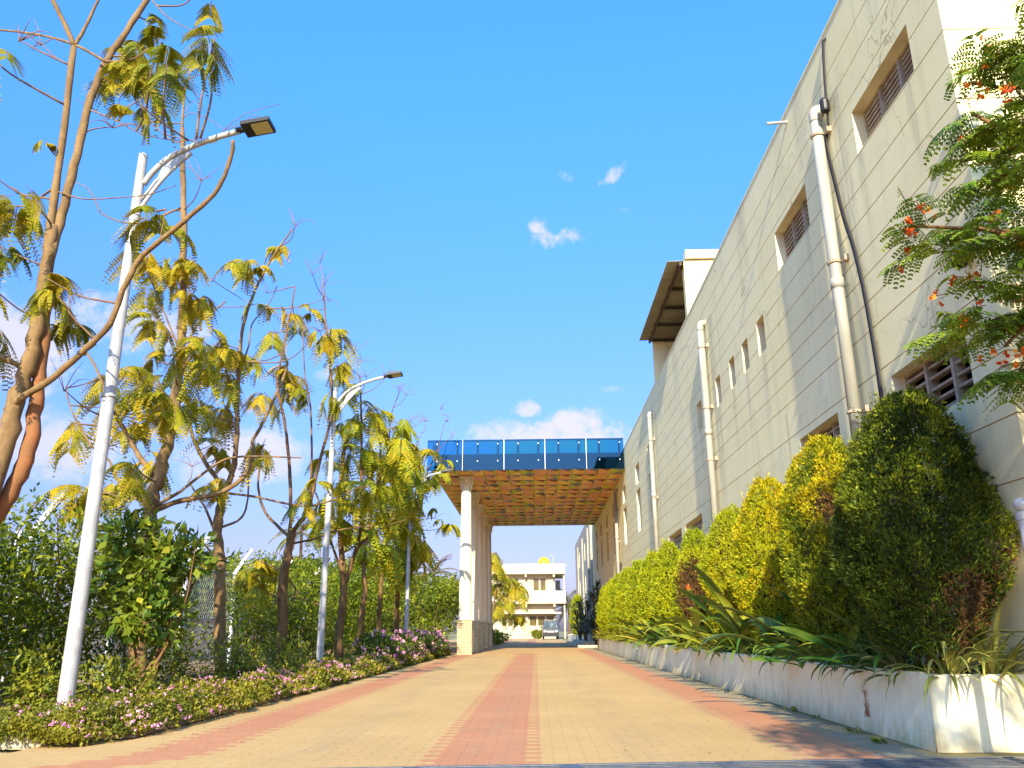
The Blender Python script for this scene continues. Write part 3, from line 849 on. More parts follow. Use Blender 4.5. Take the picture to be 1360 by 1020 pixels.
planter('short pale blue planter wall far beyond the canopy beside the parked van', 2.9, XF, 62.0, 78.0, .55)
# rust stain on the wall as a thin flaked patch
f = MB()
for i in range(26):
    yy = 7.62+random.gauss(0, .028); zz = .13+random.uniform(0, .21)
    f.quad((2.842, yy-.006, zz-.02), (2.842, yy+.007, zz-.018), (2.8425, yy+.005, zz+.03), (2.8425, yy-.004, zz+.025))
o = obj('rust_stain', f, surf('rust', (0.40, 0.13, 0.04), (0.30, 0.09, 0.03), 30, .9)); o.parent = bpy.data.objects['planter']
me = o.data; me.transform(Matrix.Translation(-BASE['planter']))

# ================================================================== DRAIN GRATE
gr = thing('drain_grate', 'long black steel drain grate set across the paving at the very front', 'drain grate', (0, 5.66, 0))
ang = math.atan2(6.26-5.88, 3.38+.87)
ca, sa = math.cos(ang), math.sin(ang)
def gp_(u, v, z): return (-.87+u*ca-v*sa*-1*0 - v*sa, 5.88+u*sa+v*ca - .11, z)
for k in range(-6, 7):
    u0 = .10 + k*1.03; u1 = u0+.93
    fr = MB()
    def bar(ua, ub, va, vb, z0, z1):
        c = np.array(gp_((ua+ub)/2, (va+vb)/2, (z0+z1)/2))
        fr.obox(c, np.array([ca, sa, 0])*(ub-ua)/2, np.array([-sa, ca, 0])*(vb-va)/2, (0, 0, (z1-z0)/2))
    bar(u0, u1, -.03, 0, .004, .012); bar(u0, u1, -.42, -.39, .004, .012)
    bar(u1, u1+.10, -.42, 0, .004, .011); bar(u0, u0+.02, -.39, -.03, .004, .010); bar(u1-.02, u1, -.39, -.03, .004, .010)
    for i in range(1, 6): v = -.03-.36*i/6; bar(u0+.02, u1-.02, v-.009, v+.009, .0045, .009)
    obj('grate_section', fr, STEEL, gr)
ch = MB()
ch.quad(gp_(-6.3, -.42, .003), gp_(7.4, -.42, .003), gp_(7.4, 0, .003), gp_(-6.3, 0, .003))
obj('channel_dark_sheet', ch, DARK, gr)  # flat black sheet stands in for the unlit trough under the bars

# white post at the right edge
wp = thing('gate_post', 'slim white round post with a ball cap at the right edge before the planter', 'post', (3.12, 5.3, 0))
b = MB(); b.lathe([(.036, 0), (.036, 1.50), (.045, 1.505), (.045, 1.55), (.03, 1.56)], (3.12, 5.3, 0), 18); obj('shaft', b, LAMPW, wp, smooth=False)
b = MB(); b.lathe([(.02, 1.555), (.04, 1.575), (.048, 1.60), (.04, 1.63), (.02, 1.645), (.002, 1.65)], (3.12, 5.3, 0), 18); obj('cap', b, LAMPW, wp, smooth=True)

# ================================================================== CANOPY
CX0, CX1, CY0, CY1, CZ = -4.06, XF-.004, 31.57, 49.5, 6.93
can = thing('entrance_canopy', 'wide flat canopy on columns with a blue glass front and a multicoloured panelled underside', 'canopy', (CX0, CY0, 0))
CELLM = [surf('orange_panel', (0.82, 0.40, 0.095), rough=.6), surf('tan_panel', (0.84, 0.54, 0.18), rough=.6), surf('olive_panel', (0.52, 0.55, 0.05), rough=.6),
         surf('maroon_panel', (0.17, 0.055, 0.03), rough=.6), surf('slate_panel', (0.20, 0.20, 0.21), rough=.6), surf('terracotta_panel', (0.74, 0.35, 0.15), rough=.6), surf('panel_seam', (0.14, 0.07, 0.03), rough=.8), surf('pink_panel', (0.70, 0.36, 0.24), rough=.6), surf('gold_panel', (0.86, 0.58, 0.10), rough=.6)]
mb = MB(); NX, NY = 15, 15
dx, dy = (CX1-CX0)/NX, (CY1-CY0)/NY
for i in range(NX):
    for j in range(NY):
        x0 = CX0+i*dx; y0 = CY0+j*dy; g = .007
        a = (x0+g, y0+g, CZ); b = (x0+dx-g, y0+g, CZ); c = (x0+dx-g, y0+dy-g, CZ); d = (x0+g, y0+dy-g, CZ)
        ap = (x0+dx*.74, y0+dy*.26, CZ-.035)
        pal = [random.choice((0, 1, 5, 7, 0, 8)), random.choice((2, 0, 2, 8, 1, 4)), random.choice((3, 3, 5, 4)), random.choice((0, 1, 7, 8, 5, 2))]
        if (i+2*j) % 5 == 0: pal[1] = 2
        if (i*3+j) % 7 == 0: pal[0] = 4
        for tri, m_ in zip(((d, c, ap), (c, b, ap), (b, a, ap), (a, d, ap)), pal): mb.add(tri, ((0, 1, 2),), m_)
mb.quad((CX0, CY0, CZ+.004), (CX1, CY0, CZ+.004), (CX1, CY1, CZ+.004), (CX0, CY1, CZ+.004), 6)
obj('soffit', mb, CELLM, can)
mb = MB(); mb.box(CX0+.10, CX1, CY0+.22, CY1-.1, CZ+.03, CZ+.68); obj('deck_slab', mb, NAVY, can)
gx = [CX0-.16, -2.81, -1.17, .45, 2.08, CX1-.02]
GZT = fz(8.5)
for a, b in zip(gx[:-1], gx[1:]):
    mb = MB(); mb.box(a+.012, b-.012, CY0-.012, CY0, CZ-.01, GZT); obj('glass_panel', mb, BLUEGLASS, can)
mb = MB(); mb.box(CX0+.03, CX0+.042, CY0+.25, CY1, CZ+.70, GZT); obj('glass_panel', mb, BLUEGLASS, can)
for a in gx[1:-1]:
    mb = MB(); mb.box(a-.005, a+.005, CY0-.018, CY0+.01, CZ-.01, GZT+.002)
    obj('glass_joint', mb, ALU, can)
mb = MB(); mb.box(CX0-.16, CX1-.02, CY0+.03, CY0+.09, GZT-.05, GZT); obj('top_rail', mb, DARKP, can)
px0 = CX0+.24
proto = MB(); proto.box(px0-.040, px0+.040, CY0+.12, CY0+.18, CZ+.60, GZT-.05); pp = obj('railing_post', proto, DARKP, can)
for zc in (GZT-.17, CZ+.36):
    proto = MB(); proto.box(px0-.013, px0+.013, CY0-.02, CY0+.03, zc-.018, zc+.018)
    obj('glass_clip', proto, ALU, pp)
for i in range(1, 10):
    part_dup(pp, (i*.802, 0, 0))

# columns
def column(y):
    x = -2.76
    co_ = MB()
    zs = np.linspace(1.36, CZ-.62, 12)
    prof = [(.275, 1.27), (.275, 1.31), (.26, 1.345)] + [(.25-.055*((z-1.36)/(CZ-2.0))**1.6, z) for z in zs]
    co_.lathe(prof[:3], (x, y, 0), 40); co_.lathe(prof[2:], (x, y, 0), 80, flute=.05, nf=20)
    c = obj('column', co_, COLP, can, smooth=True)
    cp = MB(); zt_ = CZ-.02
    cp.lathe([(.19, zt_-.62), (.215, zt_-.60), (.215, zt_-.57), (.19, zt_-.55)], (x, y, 0), 32)
    cp.lathe([(.17, zt_-.56), (.19, zt_-.40), (.22, zt_-.24), (.27, zt_-.14), (.27, zt_-.12)], (x, y, 0), 32)
    for ring, (rr, z0, hh, nn_) in enumerate(((.20, zt_-.52, .20, 10), (.225, zt_-.36, .20, 10))):
        for q in range(nn_):
            an = 2*math.pi*(q+.5*ring)/nn_; ca_, sa_ = math.cos(an), math.sin(an)
            pts = [(x+ca_*rr*.92, y+sa_*rr*.92, z0), (x+ca_*rr*1.05, y+sa_*rr*1.05, z0+hh*.6), (x+ca_*rr*1.25, y+sa_*rr*1.25, z0+hh), (x+ca_*rr*1.36, y+sa_*rr*1.36, z0+hh*.82)]
            cp.tube(pts, [.035, .05, .04, .02], 6)
    for sx in (-1, 1):
        for sy in (-1, 1):
            sp_ = [(x+sx*(.16+.07*math.cos(q)*(1-q/12)), y+sy*(.16+.07*math.cos(q)*(1-q/12)), zt_-.19+.06*math.sin(q)*(1-q/12)) for q in np.linspace(0, 9, 22)]
            cp.tube(sp_, .028, 5)
    cp.box(x-.29, x+.29, y-.29, y+.29, zt_-.12, zt_, bevel=.025)
    obj('capital', cp, COLP, c)
    pd = MB(); h = .089
    for i in range(14):
        j = random.uniform(-.003, .003)
        pd.box(x-.285+j, x+.285+j, y-.285, y+.285, i*h, i*h+h-.012, bevel=.008)
        pd.box(x-.268, x+.268, y-.268, y+.268, i*h+h-.012, i*h+h, mi=1)
    pd.box(x-.31, x+.31, y-.31, y+.31, 14*h+.001, 14*h+.03, bevel=.008)
    obj('pedestal', pd, [STONE, JOINT], c)
for y in (32.95, 36.85, 40.55, 44.4, 48.4): column(y)

# low step under the canopy by the planter end
st = thing('step', 'low cream step and ramp beside the end of the second planter under the canopy', 'step', (2.3, 45, 0))
mb = MB(); mb.box(2.15, 3.5, 44.0, 61.0, 0, .13, bevel=.02); mb.box(2.55, 3.5, 46.0, 60, .13, .27, bevel=.02); obj('tread', mb, KERB, st)

# ================================================================== FAR BUILDING
fb = thing('house', 'two storey cream house with balcony band and roof parapet at the end of the road', 'house', (-1, 97, 0))
Y = 97.0; G = .0862
fx = lambda px: (px-712.5)*G
fzz = lambda py: .85+(839-py)*G
mb = MB()
xl, xr = -7.2, fx(737)
ow = [(fx(a), fx(b), fzz(787), fzz(770)) for a, b in ((672, 690), (709, 727.5))]
ol = [(fx(a), fx(b), fzz(833), fzz(819)) for a, b in ((666, 698), (703, 737))]
wall_panel(mb, xl, fx(739), -.03, fzz(765), ow+ol, lambda u, d, z: (u, Y+1.2+d, z), [], .15)
mb.box(xl, fx(739), Y+1.5, Y+9, -.03, fzz(766))
mb.quad((fx(739), Y+1.2, 0), (fx(739), Y+9, 0), (fx(739), Y+9, fzz(765)), (fx(739), Y+1.2, fzz(765)))
obj('wall', mb, [BRIGHT, GROOVE, REVEAL], fb)
mb = MB(); mb.box(xl, fx(752.5), Y, Y+10, fzz(765), fzz(752)); obj('roof', mb, surf('roof_band_paint', (0.66, 0.57, 0.44), (0.58, 0.49, 0.37), 1, .9), fb)
mb = MB(); mb.box(xl, fx(752.8), Y, Y+1.15, fzz(804), fzz(787.5)); mb.box(fx(739), fx(752.8), Y+1.15, Y+8, fzz(804), fzz(800)); obj('balcony', mb, WHITEP, fb)
mb = MB(); mb.box(xl+1.5, fx(746.5), Y+.1, Y+1.18, fzz(817), fzz(815)); obj('sunshade', mb, WHITEP, fb)
for pxc in (699.5, 737.5):
    mb = MB(); mb.box(fx(pxc-1.4), fx(pxc+1.4), Y+.15, Y+1.17, fzz(769), fzz(765)-.004); mb.box(fx(pxc-1.4), fx(pxc+1.4), Y+.15, Y+1.17, fzz(808), fzz(804)-.004)
    obj('beam', mb, BRIGHT, fb)
mb = MB(); mb.box(fx(699), fx(702), Y+.9, Y+1.19, 0, fzz(817)-.004); obj('pillar', mb, BRIGHT, fb)
mb = MB(); mb.box(fx(750), fx(752), Y+.4, Y+.7, fzz(787.5), fzz(765)-.002); mb.box(fx(750), fx(752), Y+.4, Y+.7, 0, fzz(804)-.002); obj('pillar', mb, BRIGHT, fb)
for (a, b, c, d), nsp in zip(ow+ol, (2, 2, 4, 3)):
    f = MB(); yy = Y+1.30
    f.box(a, b, yy, yy+.05, d-.06, d); f.box(a, b, yy, yy+.05, c, c+.06)
    for i in range(nsp+1): q = a+(b-a)*i/nsp; f.box(max(a, q-.10), min(b, q+.10), yy, yy+.05, c+.06, d-.06)
    fo = obj('window', f, BRIGHT, fb)
    g = MB(); g.box(a, b, yy+.06, yy+.07, c, d); obj('pane', g, OLIVEGLASS, fo)
mb = MB(); mb.box(fx(741), fx(748), Y+6, Y+6.1, fzz(786), fzz(770)); obj('balcony_door', mb, WHITEP, fb)
tk = thing('water_tank', 'bright yellow domed water tank on the roof of the far house', 'water tank', (fx(724.5), Y+3, fzz(752)))
mb = MB(); zt_ = fzz(753); mb.lathe([(.72, 0), (.74, .2), (.72, .45), (.64, .72), (.48, .95), (.25, 1.08), (.10, 1.12), (.02, 1.12)], (fx(724.5)*1.03, Y+3, zt_), 24); obj('tank_body', mb, surf('yellow_plastic', (0.80, 0.42, 0.01), rough=.45), tk, smooth=True)
mb = MB(); z0 = zt_
mb.tube([(fx(737.5)*1.03, Y+3, z0), (fx(737.5)*1.03, Y+3, z0+1.3), (fx(731)*1.03, Y+3, z0+1.25)], .045, 8); mb.tube([(fx(737)*1.03, Y+3, z0+.2), (fx(757)*1.03, Y+2.5, z0+.02)], .05, 8)
obj('water_pipe', mb, LAMPW, tk)

# ================================================================== VAN
VX, VY = 1.52, 88.5
van = thing('van', 'silver grey van facing the camera, parked at the end of the road', 'van', (VX, VY, 0))
SILVER = surf('silver_car_paint', (0.085, 0.085, 0.075), rough=.3, spec=.6)
def sect(y, w_, z0, zs, zt_, wt):
    return [(-w_, y, z0), (-w_*1.02, y, (z0+zs)/2), (-w_, y, zs), (-wt, y, zt_-.06), (-wt*.9, y, zt_), (wt*.9, y, zt_), (wt, y, zt_-.06), (w_, y, zs), (w_*1.02, y, (z0+zs)/2), (w_, y, z0)]
secs = [sect(0, .72, .48, .88, .92, .66), sect(.06, .80, .36, .98, 1.02, .70), sect(.35, .84, .34, 1.10, 1.14, .74), sect(.85, .85, .34, 1.15, 1.88, .66), sect(1.3, .85, .34, 1.15, 1.97, .68), sect(3.4, .85, .34, 1.15, 1.97, .68), sect(3.65, .82, .36, 1.1, 1.85, .66)]
mb = MB(); n = 10
for s_ in secs: mb.v += [(VX+a, VY+b, c) for a, b, c in s_]
for i in range(len(secs)-1):
    for k_ in range(n): k2 = (k_+1) % n; mb.f.append((i*n+k_, i*n+k2, (i+1)*n+k2, (i+1)*n+k_)); mb.mi.append(0)
mb.f.append(tuple(range(n))); mb.mi.append(0); mb.f.append(tuple(reversed(range((len(secs)-1)*n, len(secs)*n)))); mb.mi.append(0)
body = obj('body', mb, SILVER, van)
mb = MB(); a, b = np.array((VX-.72, VY+.37, 1.16)), np.array((VX+.72, VY+.37, 1.16)); c, d = np.array((VX+.60, VY+.80, 1.82)), np.array((VX-.60, VY+.80, 1.82)); off = np.array((0, -.03, .01))
mb.quad(a+off, b+off, c+off, d+off); obj('windscreen', mb, surf('windscreen_glass', (.04, .05, .045), (.16, .17, .15), 2.2, .05, spec=.8), van)
mb = MB(); mb.box(VX-.80, VX+.80, VY-.06, VY+.10, .28, .68, bevel=.05); obj('bumper', mb, BLACK, van)
mb = MB(); mb.box(VX-.28, VX+.28, VY-.075, VY-.061, .70, .84); obj('number_plate', mb, WHITEP, van)
mb = MB(); mb.box(VX-.40, VX+.40, VY-.03, VY+.0, .62, .84, bevel=.01); obj('grille', mb, surf('grey_grille', (.25, .25, .24), rough=.4), van)
for s in (-1, 1):
    mb = MB(); mb.box(VX+s*.60-.14, VX+s*.60+.14, VY-.02, VY+.05, .72, .90, bevel=.02); obj('headlight', mb, ALU, van)
    mb = MB(); mb.box(VX+s*.95-.07, VX+s*.95+.07, VY+.45, VY+.52, 1.10, 1.32, bevel=.02); mb.box(VX+s*.86-.05, VX+s*.86+.05, VY+.47, VY+.5, 1.15, 1.19); obj('mirror', mb, BLACK, van)
    for yy in (.72, 3.0):
        mb = MB(); mb.tube([(VX+s*.66, VY+yy, .29), (VX+s*.83, VY+yy, .29)], .29, 20); wo_ = obj('wheel', mb, BLACK, van)
        mb = MB(); mb.tube([(VX+s*.83, VY+yy, .29), (VX+s*.845, VY+yy, .29)], .17, 16); obj('rim', mb, ALU, wo_)
    mb = MB(); mb.quad((VX+s*.858, VY+1.0, 1.2), (VX+s*.858, VY+3.3, 1.2), (VX+s*.71, VY+3.3, 1.85), (VX+s*.71, VY+1.0, 1.85)); obj('side_window', mb, DARKGLASS, van)

# ================================================================== STREET LAMPS
def lamp(x, y, label, bz=0.02):
    r = thing('street_lamp', label, 'street lamp', (x, y, bz), 'street lamps along the flower bed')
    b = MB(); b.tube([(x, y, bz), (x, y, bz+3.0)], [.076, .064], 20); b.tube([(x, y, bz+3.0), (x, y, 6.08)], [.064, .050], 20)
    b.lathe([(.076, 0), (.076, .02), (.066, .03)], (x, y, 3.2), 20); b.lathe([(.064, 0), (.064, .03)], (x, y, 5.3), 20)
    b.box(x-.16, x+.16, y-.16, y+.16, bz-.02, bz+.03)
    obj('pole', b, LAMPW, r, smooth=False)
    b = MB(); A = [(x+.05, y, 5.70), (x+.13, y-.01, 5.83), (x+.30, y-.03, 6.00), (x+.55, y-.05, 6.13), (x+.85, y-.08, 6.23), (x+1.13, y-.11, 6.29)]
    b.tube(smooth_path(A), .034, 12)
    b.tube(smooth_path([(x+.04, y, 5.34), (x+.10, y-.01, 5.47), (x+.26, y-.03, 5.72), (x+.45, y-.04, 5.94), (x+.58, y-.05, 6.06)]), .024, 10)
    b.tube([(x+.05, y, 5.50), (x+.20, y-.02, 5.74)], .016, 8)
    obj('arm', b, LAMPW, r, smooth=True)
    b = MB()
    pl = [(x+.20, 5.70), (x+.26, 5.88), (x+.36, 5.98), (x+.56, 6.09), (x+.52, 6.02), (x+.36, 5.86)]
    vs = [(p[0], y-.045, p[1]) for p in pl] + [(p[0], y-.030, p[1]) for p in pl]
    b.add(vs, [(0, 1, 2, 3, 4, 5), (11, 10, 9, 8, 7, 6)] + [(i, (i+1) % 6, 6+(i+1) % 6, 6+i) for i in range(6)], 0)
    for q, (hx, hz) in enumerate(((.26, 5.80), (.35, 5.91), (.44, 6.0))): b.tube([(x+hx, y-.0475, hz), (x+hx, y-.0455, hz)], .014-.0015*q, 10, mi=1)
    obj('gusset_plate', b, [LAMPW, surf('hole_grey', (.3, .33, .36))], r)
    h = MB(); c = np.array((x+1.34, y-.13, 6.325)); ax = unit(np.array((1, -.06, .14))); ay = unit(np.array((.06, 1, -.10))); az_ = unit(np.cross(ax, ay)); ay = np.cross(az_, ax)
    h.obox(c, ax*.165, ay*.115, az_*.025); h.obox(c+az_*.040-ax*.06, ax*.085, ay*.08, az_*.016)
    h.tube([c-ax*.25, c-ax*.13], .036, 10)
    ho = obj('lamp_head', h, BLACK, r)
    g = MB(); g.obox(c+ax*.045-az_*.027, ax*.10, ay*.09, az_*.004); obj('lens', g, LED, ho)
    return r
LM = lamp(-4.40, 8.0, 'nearest white street lamp with a long curved arm rising from the pink flowers')
dup(LM, (-4.40, 17.3, .02), 'middle white street lamp between the thin yellow leaved trees', 'street lamps along the flower bed')
dup(LM, (-4.40, 28.7, .02), 'farthest white street lamp with its head hidden in yellow green leaves near the canopy', 'street lamps along the flower bed')

# ================================================================== FENCE AND WALL ON THE LEFT
bw = MB(); bw.box(-10.1, -9.9, 3, 60, 0, 1.18); bw.box(-10.13, -9.87, 3, 60, 1.18, 1.25)
tag(obj('boundary_wall', bw, BWALL), 'low pinkish cream boundary wall behind the chain link fence', 'wall')
fe = thing('fence', 'chain link fence on pale cranked posts behind the left hedge', 'fence', (-7.0, 6, 0))
py_ = [5.2, 8.1, 11.2, 13.8, 16.6, 19.4, 22.4, 25.4]
for y in py_:
    b = MB(); j = random.uniform(-.04, .04)
    b.tube([(-7, y, 0), (-7+j, y+j, 2.2), (-6.85+j, y+j+.02, 2.45), (-6.65+j, y+j+.05, 2.75)], [.055, .05, .045, .04], 6)
    if y == 8.1 or y == 11.2:
        b.tube([(-6.9, y+.3, 0), (-6.95, y+.25, 2.3)], .04, 6); b.tube([(-6.95, y-.3, 0), (-6.98, y-.25, 2.2)], .04, 6)
    obj('post', b, POSTC, fe)
b = MB()
for z in (.25, 1.15, 2.15): b.tube([(-7, py_[0], z), (-7, py_[-1], z)], .010 if z != 1.15 else .016, 5)
obj('rail', b, POSTC, fe)
b = MB(); s_ = .11; hgt = 2.1
for i in range(int((py_[-1]-py_[0]+hgt)/s_)):
    for sg in (-1, 1):
        ya = py_[0]+i*s_ - (hgt if sg > 0 else 0); yb = ya+hgt*sg if sg > 0 else ya-hgt
        p0 = np.array((-7.0+.004*sg, ya, .1)); p1 = np.array((-7.0+.004*sg, yb, .1+hgt))
        for (pa, pb) in ((p0, p1),):
            t0 = max(0, (py_[0]-pa[1])/(pb[1]-pa[1])) if pb[1] != pa[1] else 0
            lo_, hi_ = 0, 1
            for lim in (py_[0], py_[-1]):
                pass
            d_ = pb-pa
            ta = (py_[0]-pa[1])/d_[1]; tb = (py_[-1]-pa[1])/d_[1]
            lo_, hi_ = max(0, min(ta, tb)), min(1, max(ta, tb))
            if hi_ > lo_: b.tube([pa+d_*lo_, pa+d_*hi_], .0028, 3, cap=False)
obj('chain_link', b, CHAIN, fe)

# ================================================================== FEATHER LEAVED TREES
def tree(label, Y, limbs, clusters, bark, leaf, base, nleaf=(5, 8), L=(.55, .75), nl=8, lw=.03, npin=9, extra_twigs=0, seed=1, barks=None, bare=()):
    random.seed(seed)
    r = thing('tree', label, 'tree', base, 'feather leaved trees in the flower bed')
    T = MB(); nodes = []
    for li, (pts, r0, r1, *dz) in enumerate(limbs):
        y0 = Y + (dz[0] if dz else 0); y1 = Y + (dz[1] if len(dz) > 1 else (dz[0] if dz else 0))
        n = len(pts)
        P = [at(px, py, y0+(y1-y0)*i/max(1, n-1)) for i, (px, py) in enumerate(pts)]
        P = smooth_path(P, 5)
        m = len(P)
        rad = [(r0+(r1-r0)*i/(m-1))*.74*(1+.10*math.sin(i*1.7+li)*random.uniform(.3, 1)) for i in range(m)]
        for i in range(1, m-1): P[i] = P[i] + np.array([random.gauss(0, .12*rad[i]), 0, 0])
        T.tube(P, rad, 12 if r0 > .05 else 7, mi=(barks[li] if barks else 0))
        nodes += [(p, q) for p, q in zip(P, rad)]
    tw = MB(); parts = []
    NP = np.array([p for p, q in nodes])
    crng = random.Random(seed*3+1)
    clusters = [c_ for c_ in clusters if Y < 10 or Y > 40 or crng.random() < .76]
    for (px, py, *o) in list(clusters) + [(*b_, 'bare') for b_ in bare]:
        isb = o and o[-1] == 'bare'
        yy = Y + random.uniform(-.7, .7) * (1 if Y < 10 else 1.6)
        if o and not isb and len(o) > 1: yy = Y+o[1]
        sc = o[0] if (o and not isb) else 1.0
        p = at(px, py, yy)
        d = np.linalg.norm(NP-p, axis=1) + np.maximum(0, NP[:, 2]-p[2]+.15)*2.5
        q = NP[d.argmin()]
        dist = np.linalg.norm(p-q)
        if dist > .05:
            mid = (p+q)/2 + np.array([random.gauss(0, .08), random.gauss(0, .08), -.06*dist])*dist
            tw.tube(smooth_path([q, mid, p + np.array([0, 0, .02])], 5), list(np.linspace(min(.016, .008+.007*dist), .006, 11)), 6)
        if isb:
            for _ in range(5):
                an = random.uniform(0, 6.28); e = random.uniform(-.2, 1.2); ln = random.uniform(.25, .6)
                dd = np.array([math.cos(an)*math.cos(e), math.sin(an)*math.cos(e)*.6, math.sin(e)])
                tw.tube(smooth_path([p, p+dd*ln*.5+np.array([0, 0, .05]), p+dd*ln+np.array([0, 0, random.uniform(-.15, .1)])], 3), [.006]*4+[.004, .0035, .003], 5)
            continue
        k = random.randint(*nleaf)
        a0 = random.uniform(0, 6.28)
        for i in range(k):
            a = a0 + 2*math.pi*i/k + random.gauss(0, .35)
            Lf, rp = compound_leaf(p + np.array([random.gauss(0, .09), random.gauss(0, .09), random.uniform(-.16, .10)])*sc, a, random.uniform(-.95, .65), random.uniform(L[0]*.7, L[1]*1.08)*sc*(.80 if Y < 19 else .72), npin+4, nl+3, random.uniform(.7, 2.2), random.uniform(.45, .62), lw*1.15, leafk=.20, hang0=(.45, 1.15))
            tw.tube(list(rp[::2]), .0045, 4, cap=False)
            if Lf: parts.append(Lf)
    bl_ = list(bark) if isinstance(bark, list) else [bark]
    T.add(tw.v, tw.f, len(bl_))
    obj('trunk', T, bl_+[TWIG], r, smooth=True)
    V, F = join(parts)
    npmesh('crown', V, F, leaf, r)
    return r

tree('tall twin stemmed tree leaning in at the left edge, nearest the camera', 7.7, [
    ([(-75, 960), (-40, 740), (5, 600), (22, 535), (40, 478), (53, 410), (63, 345), (70, 300)], .145, .070),
    ([(52, 420), (62, 340), (70, 280), (83, 190), (98, 62)], .070, .045),
    ([(98, 62), (84, 28), (62, -15), (50, -40)], .042, .028, 0, -.2),
    ([(98, 62), (114, 35), (134, -8)], .032, .022),
    ([(55, 420), (66, 345), (82, 285), (102, 205), (118, 140), (140, 84), (168, 42), (202, -12)], .075, .045, 0, .2),
    ([(-95, 1000), (-35, 745), (14, 655), (38, 600), (47, 540), (54, 480), (60, 420), (64, 350)], .125, .07, .25, .05),
    ([(8, 545), (30, 527), (70, 502), (112, 465), (146, 430), (163, 385), (185, 345), (215, 318), (255, 285), (290, 250), (306, 210), (310, 186)], .050, .026, 0, -.9),
    ([(140, 82), (105, 62), (60, 48), (0, 40), (-30, 44)], .024, .014),
    ([(120, 146), (150, 158), (190, 178), (238, 187), (266, 184)], .012, .005, .1, -.2),
    ([(78, 255), (110, 264), (150, 263), (198, 258), (234, 246)], .013, .006),
    ([(-20, 465), (10, 478), (25, 486)], .05, .035),
    ([(200, -2), (222, 22), (250, 38), (268, 43)], .012, .006, .2),
    ([(134, 283), (152, 292), (170, 296), (200, 295), (222, 284), (240, 276)], .010, .014),
    ([(100, 242), (118, 252), (134, 283)], .006, .010),
    ([(212, 322), (216, 300), (220, 278)], .011, .004, -.55),
], [(188, 75, 1.0), (200, 95, 1.0), (205, 60, .8), (178, 112, .95), (192, 130, .8), (168, 62, .75), (222, 80, .9), (150, 95, .7), (186, 140, .6), (285, 52, .85), (278, 60, .7), (215, 50, .6),
    (-15, 70, 1.0), (-10, 235, 1.0), (-12, 265, 1.0), (15, 250, .9), (40, 268, .7), (0, 330, .9), (70, 385, .75), (62, 372, .6), (-10, 385, .9), (75, 370, .6), (-5, 440, .9), (205, 283, .8, -.2), (60, 190, .3), (205, 25, .6), (100, 425, .6), (262, -8, .6)],
    [BARK, REDBARK], FEATHER_N, (-6.1, 7.8, 0), nleaf=(2, 4), L=(.42, .60), nl=10, lw=.017, npin=11, seed=3, barks=[0, 0, 0, 0, 0, 1, 0, 0, 0, 0, 0, 0, 0, 0, 0],
    bare=[(55, 60), (25, 55), (150, 170)])

tree('slender tree with a straight high stem just behind the nearest lamp', 11.4, [
    ([(178, 960), (183, 880), (190, 780), (196, 720), (203, 660), (213, 625), (232, 540), (240, 470), (243, 380), (244, 300), (243, 215), (242, 170)], .165, .045),
    ([(242, 172), (243, 150), (247, 115), (256, 84)], .035, .010),
    ([(203, 632), (180, 598), (165, 570), (150, 545)], .06, .032),
    ([(150, 545), (128, 490), (110, 460), (95, 420), (92, 392)], .03, .012),
    ([(197, 670), (170, 655), (152, 630), (145, 612), (120, 590), (95, 545), (88, 515)], .035, .012, 0, .3),
    ([(206, 678), (240, 665), (290, 655), (325, 632), (336, 600), (336, 585), (350, 560), (375, 505), (382, 480)], .055, .025, 0, .5),
    ([(206, 672), (236, 655), (262, 635), (295, 612), (330, 606), (400, 608)], .035, .014, 0, -.3),
    ([(243, 280), (228, 280), (210, 290)], .022, .015),
    ([(243, 188), (228, 187), (200, 160), (180, 130)], .016, .006),
    ([(243, 164), (208, 163), (190, 158)], .018, .010),
    ([(244, 156), (256, 150), (280, 160), (300, 174)], .012, .006),
    ([(246, 150), (254, 135), (266, 142)], .010, .005),
    ([(246, 205), (258, 228), (268, 242)], .010, .005),
    ([(240, 470), (220, 420), (200, 370), (198, 350)], .022, .010),
    ([(251, 340), (280, 370), (318, 395), (333, 403)], .012, .006),
    ([(215, 178), (280, 190), (300, 170), (330, 150), (372, 138)], .012, .006, -.6),
    ([(300, 172), (320, 165), (338, 153), (356, 162)], .010, .005, -.6),
], [(192, 330), (225, 345), (215, 370, .9), (245, 350, .8), (262, 380, .8), (205, 430), (218, 470), (205, 480), (170, 490), (212, 520), (225, 535), (235, 505), (270, 450), (255, 470, .9),
    (130, 432, .7), (95, 455, .8), (92, 560, .9), (75, 592, .5), (212, 545), (190, 560), (175, 610), (165, 630), (200, 600), (130, 650), (118, 648), (150, 535), (180, 520), (110, 520, .8), (270, 395, .7), (140, 500, .8), (105, 655, .8), (160, 660)],
    BARK, FEATHER_Y, (-5.3, 11.4, 0), nleaf=(2, 4), L=(.42, .62), nl=8, lw=.022, npin=9, seed=5, bare=[(244, 110), (268, 240), (92, 400), (200, 165), (85, 520), (130, 600)])

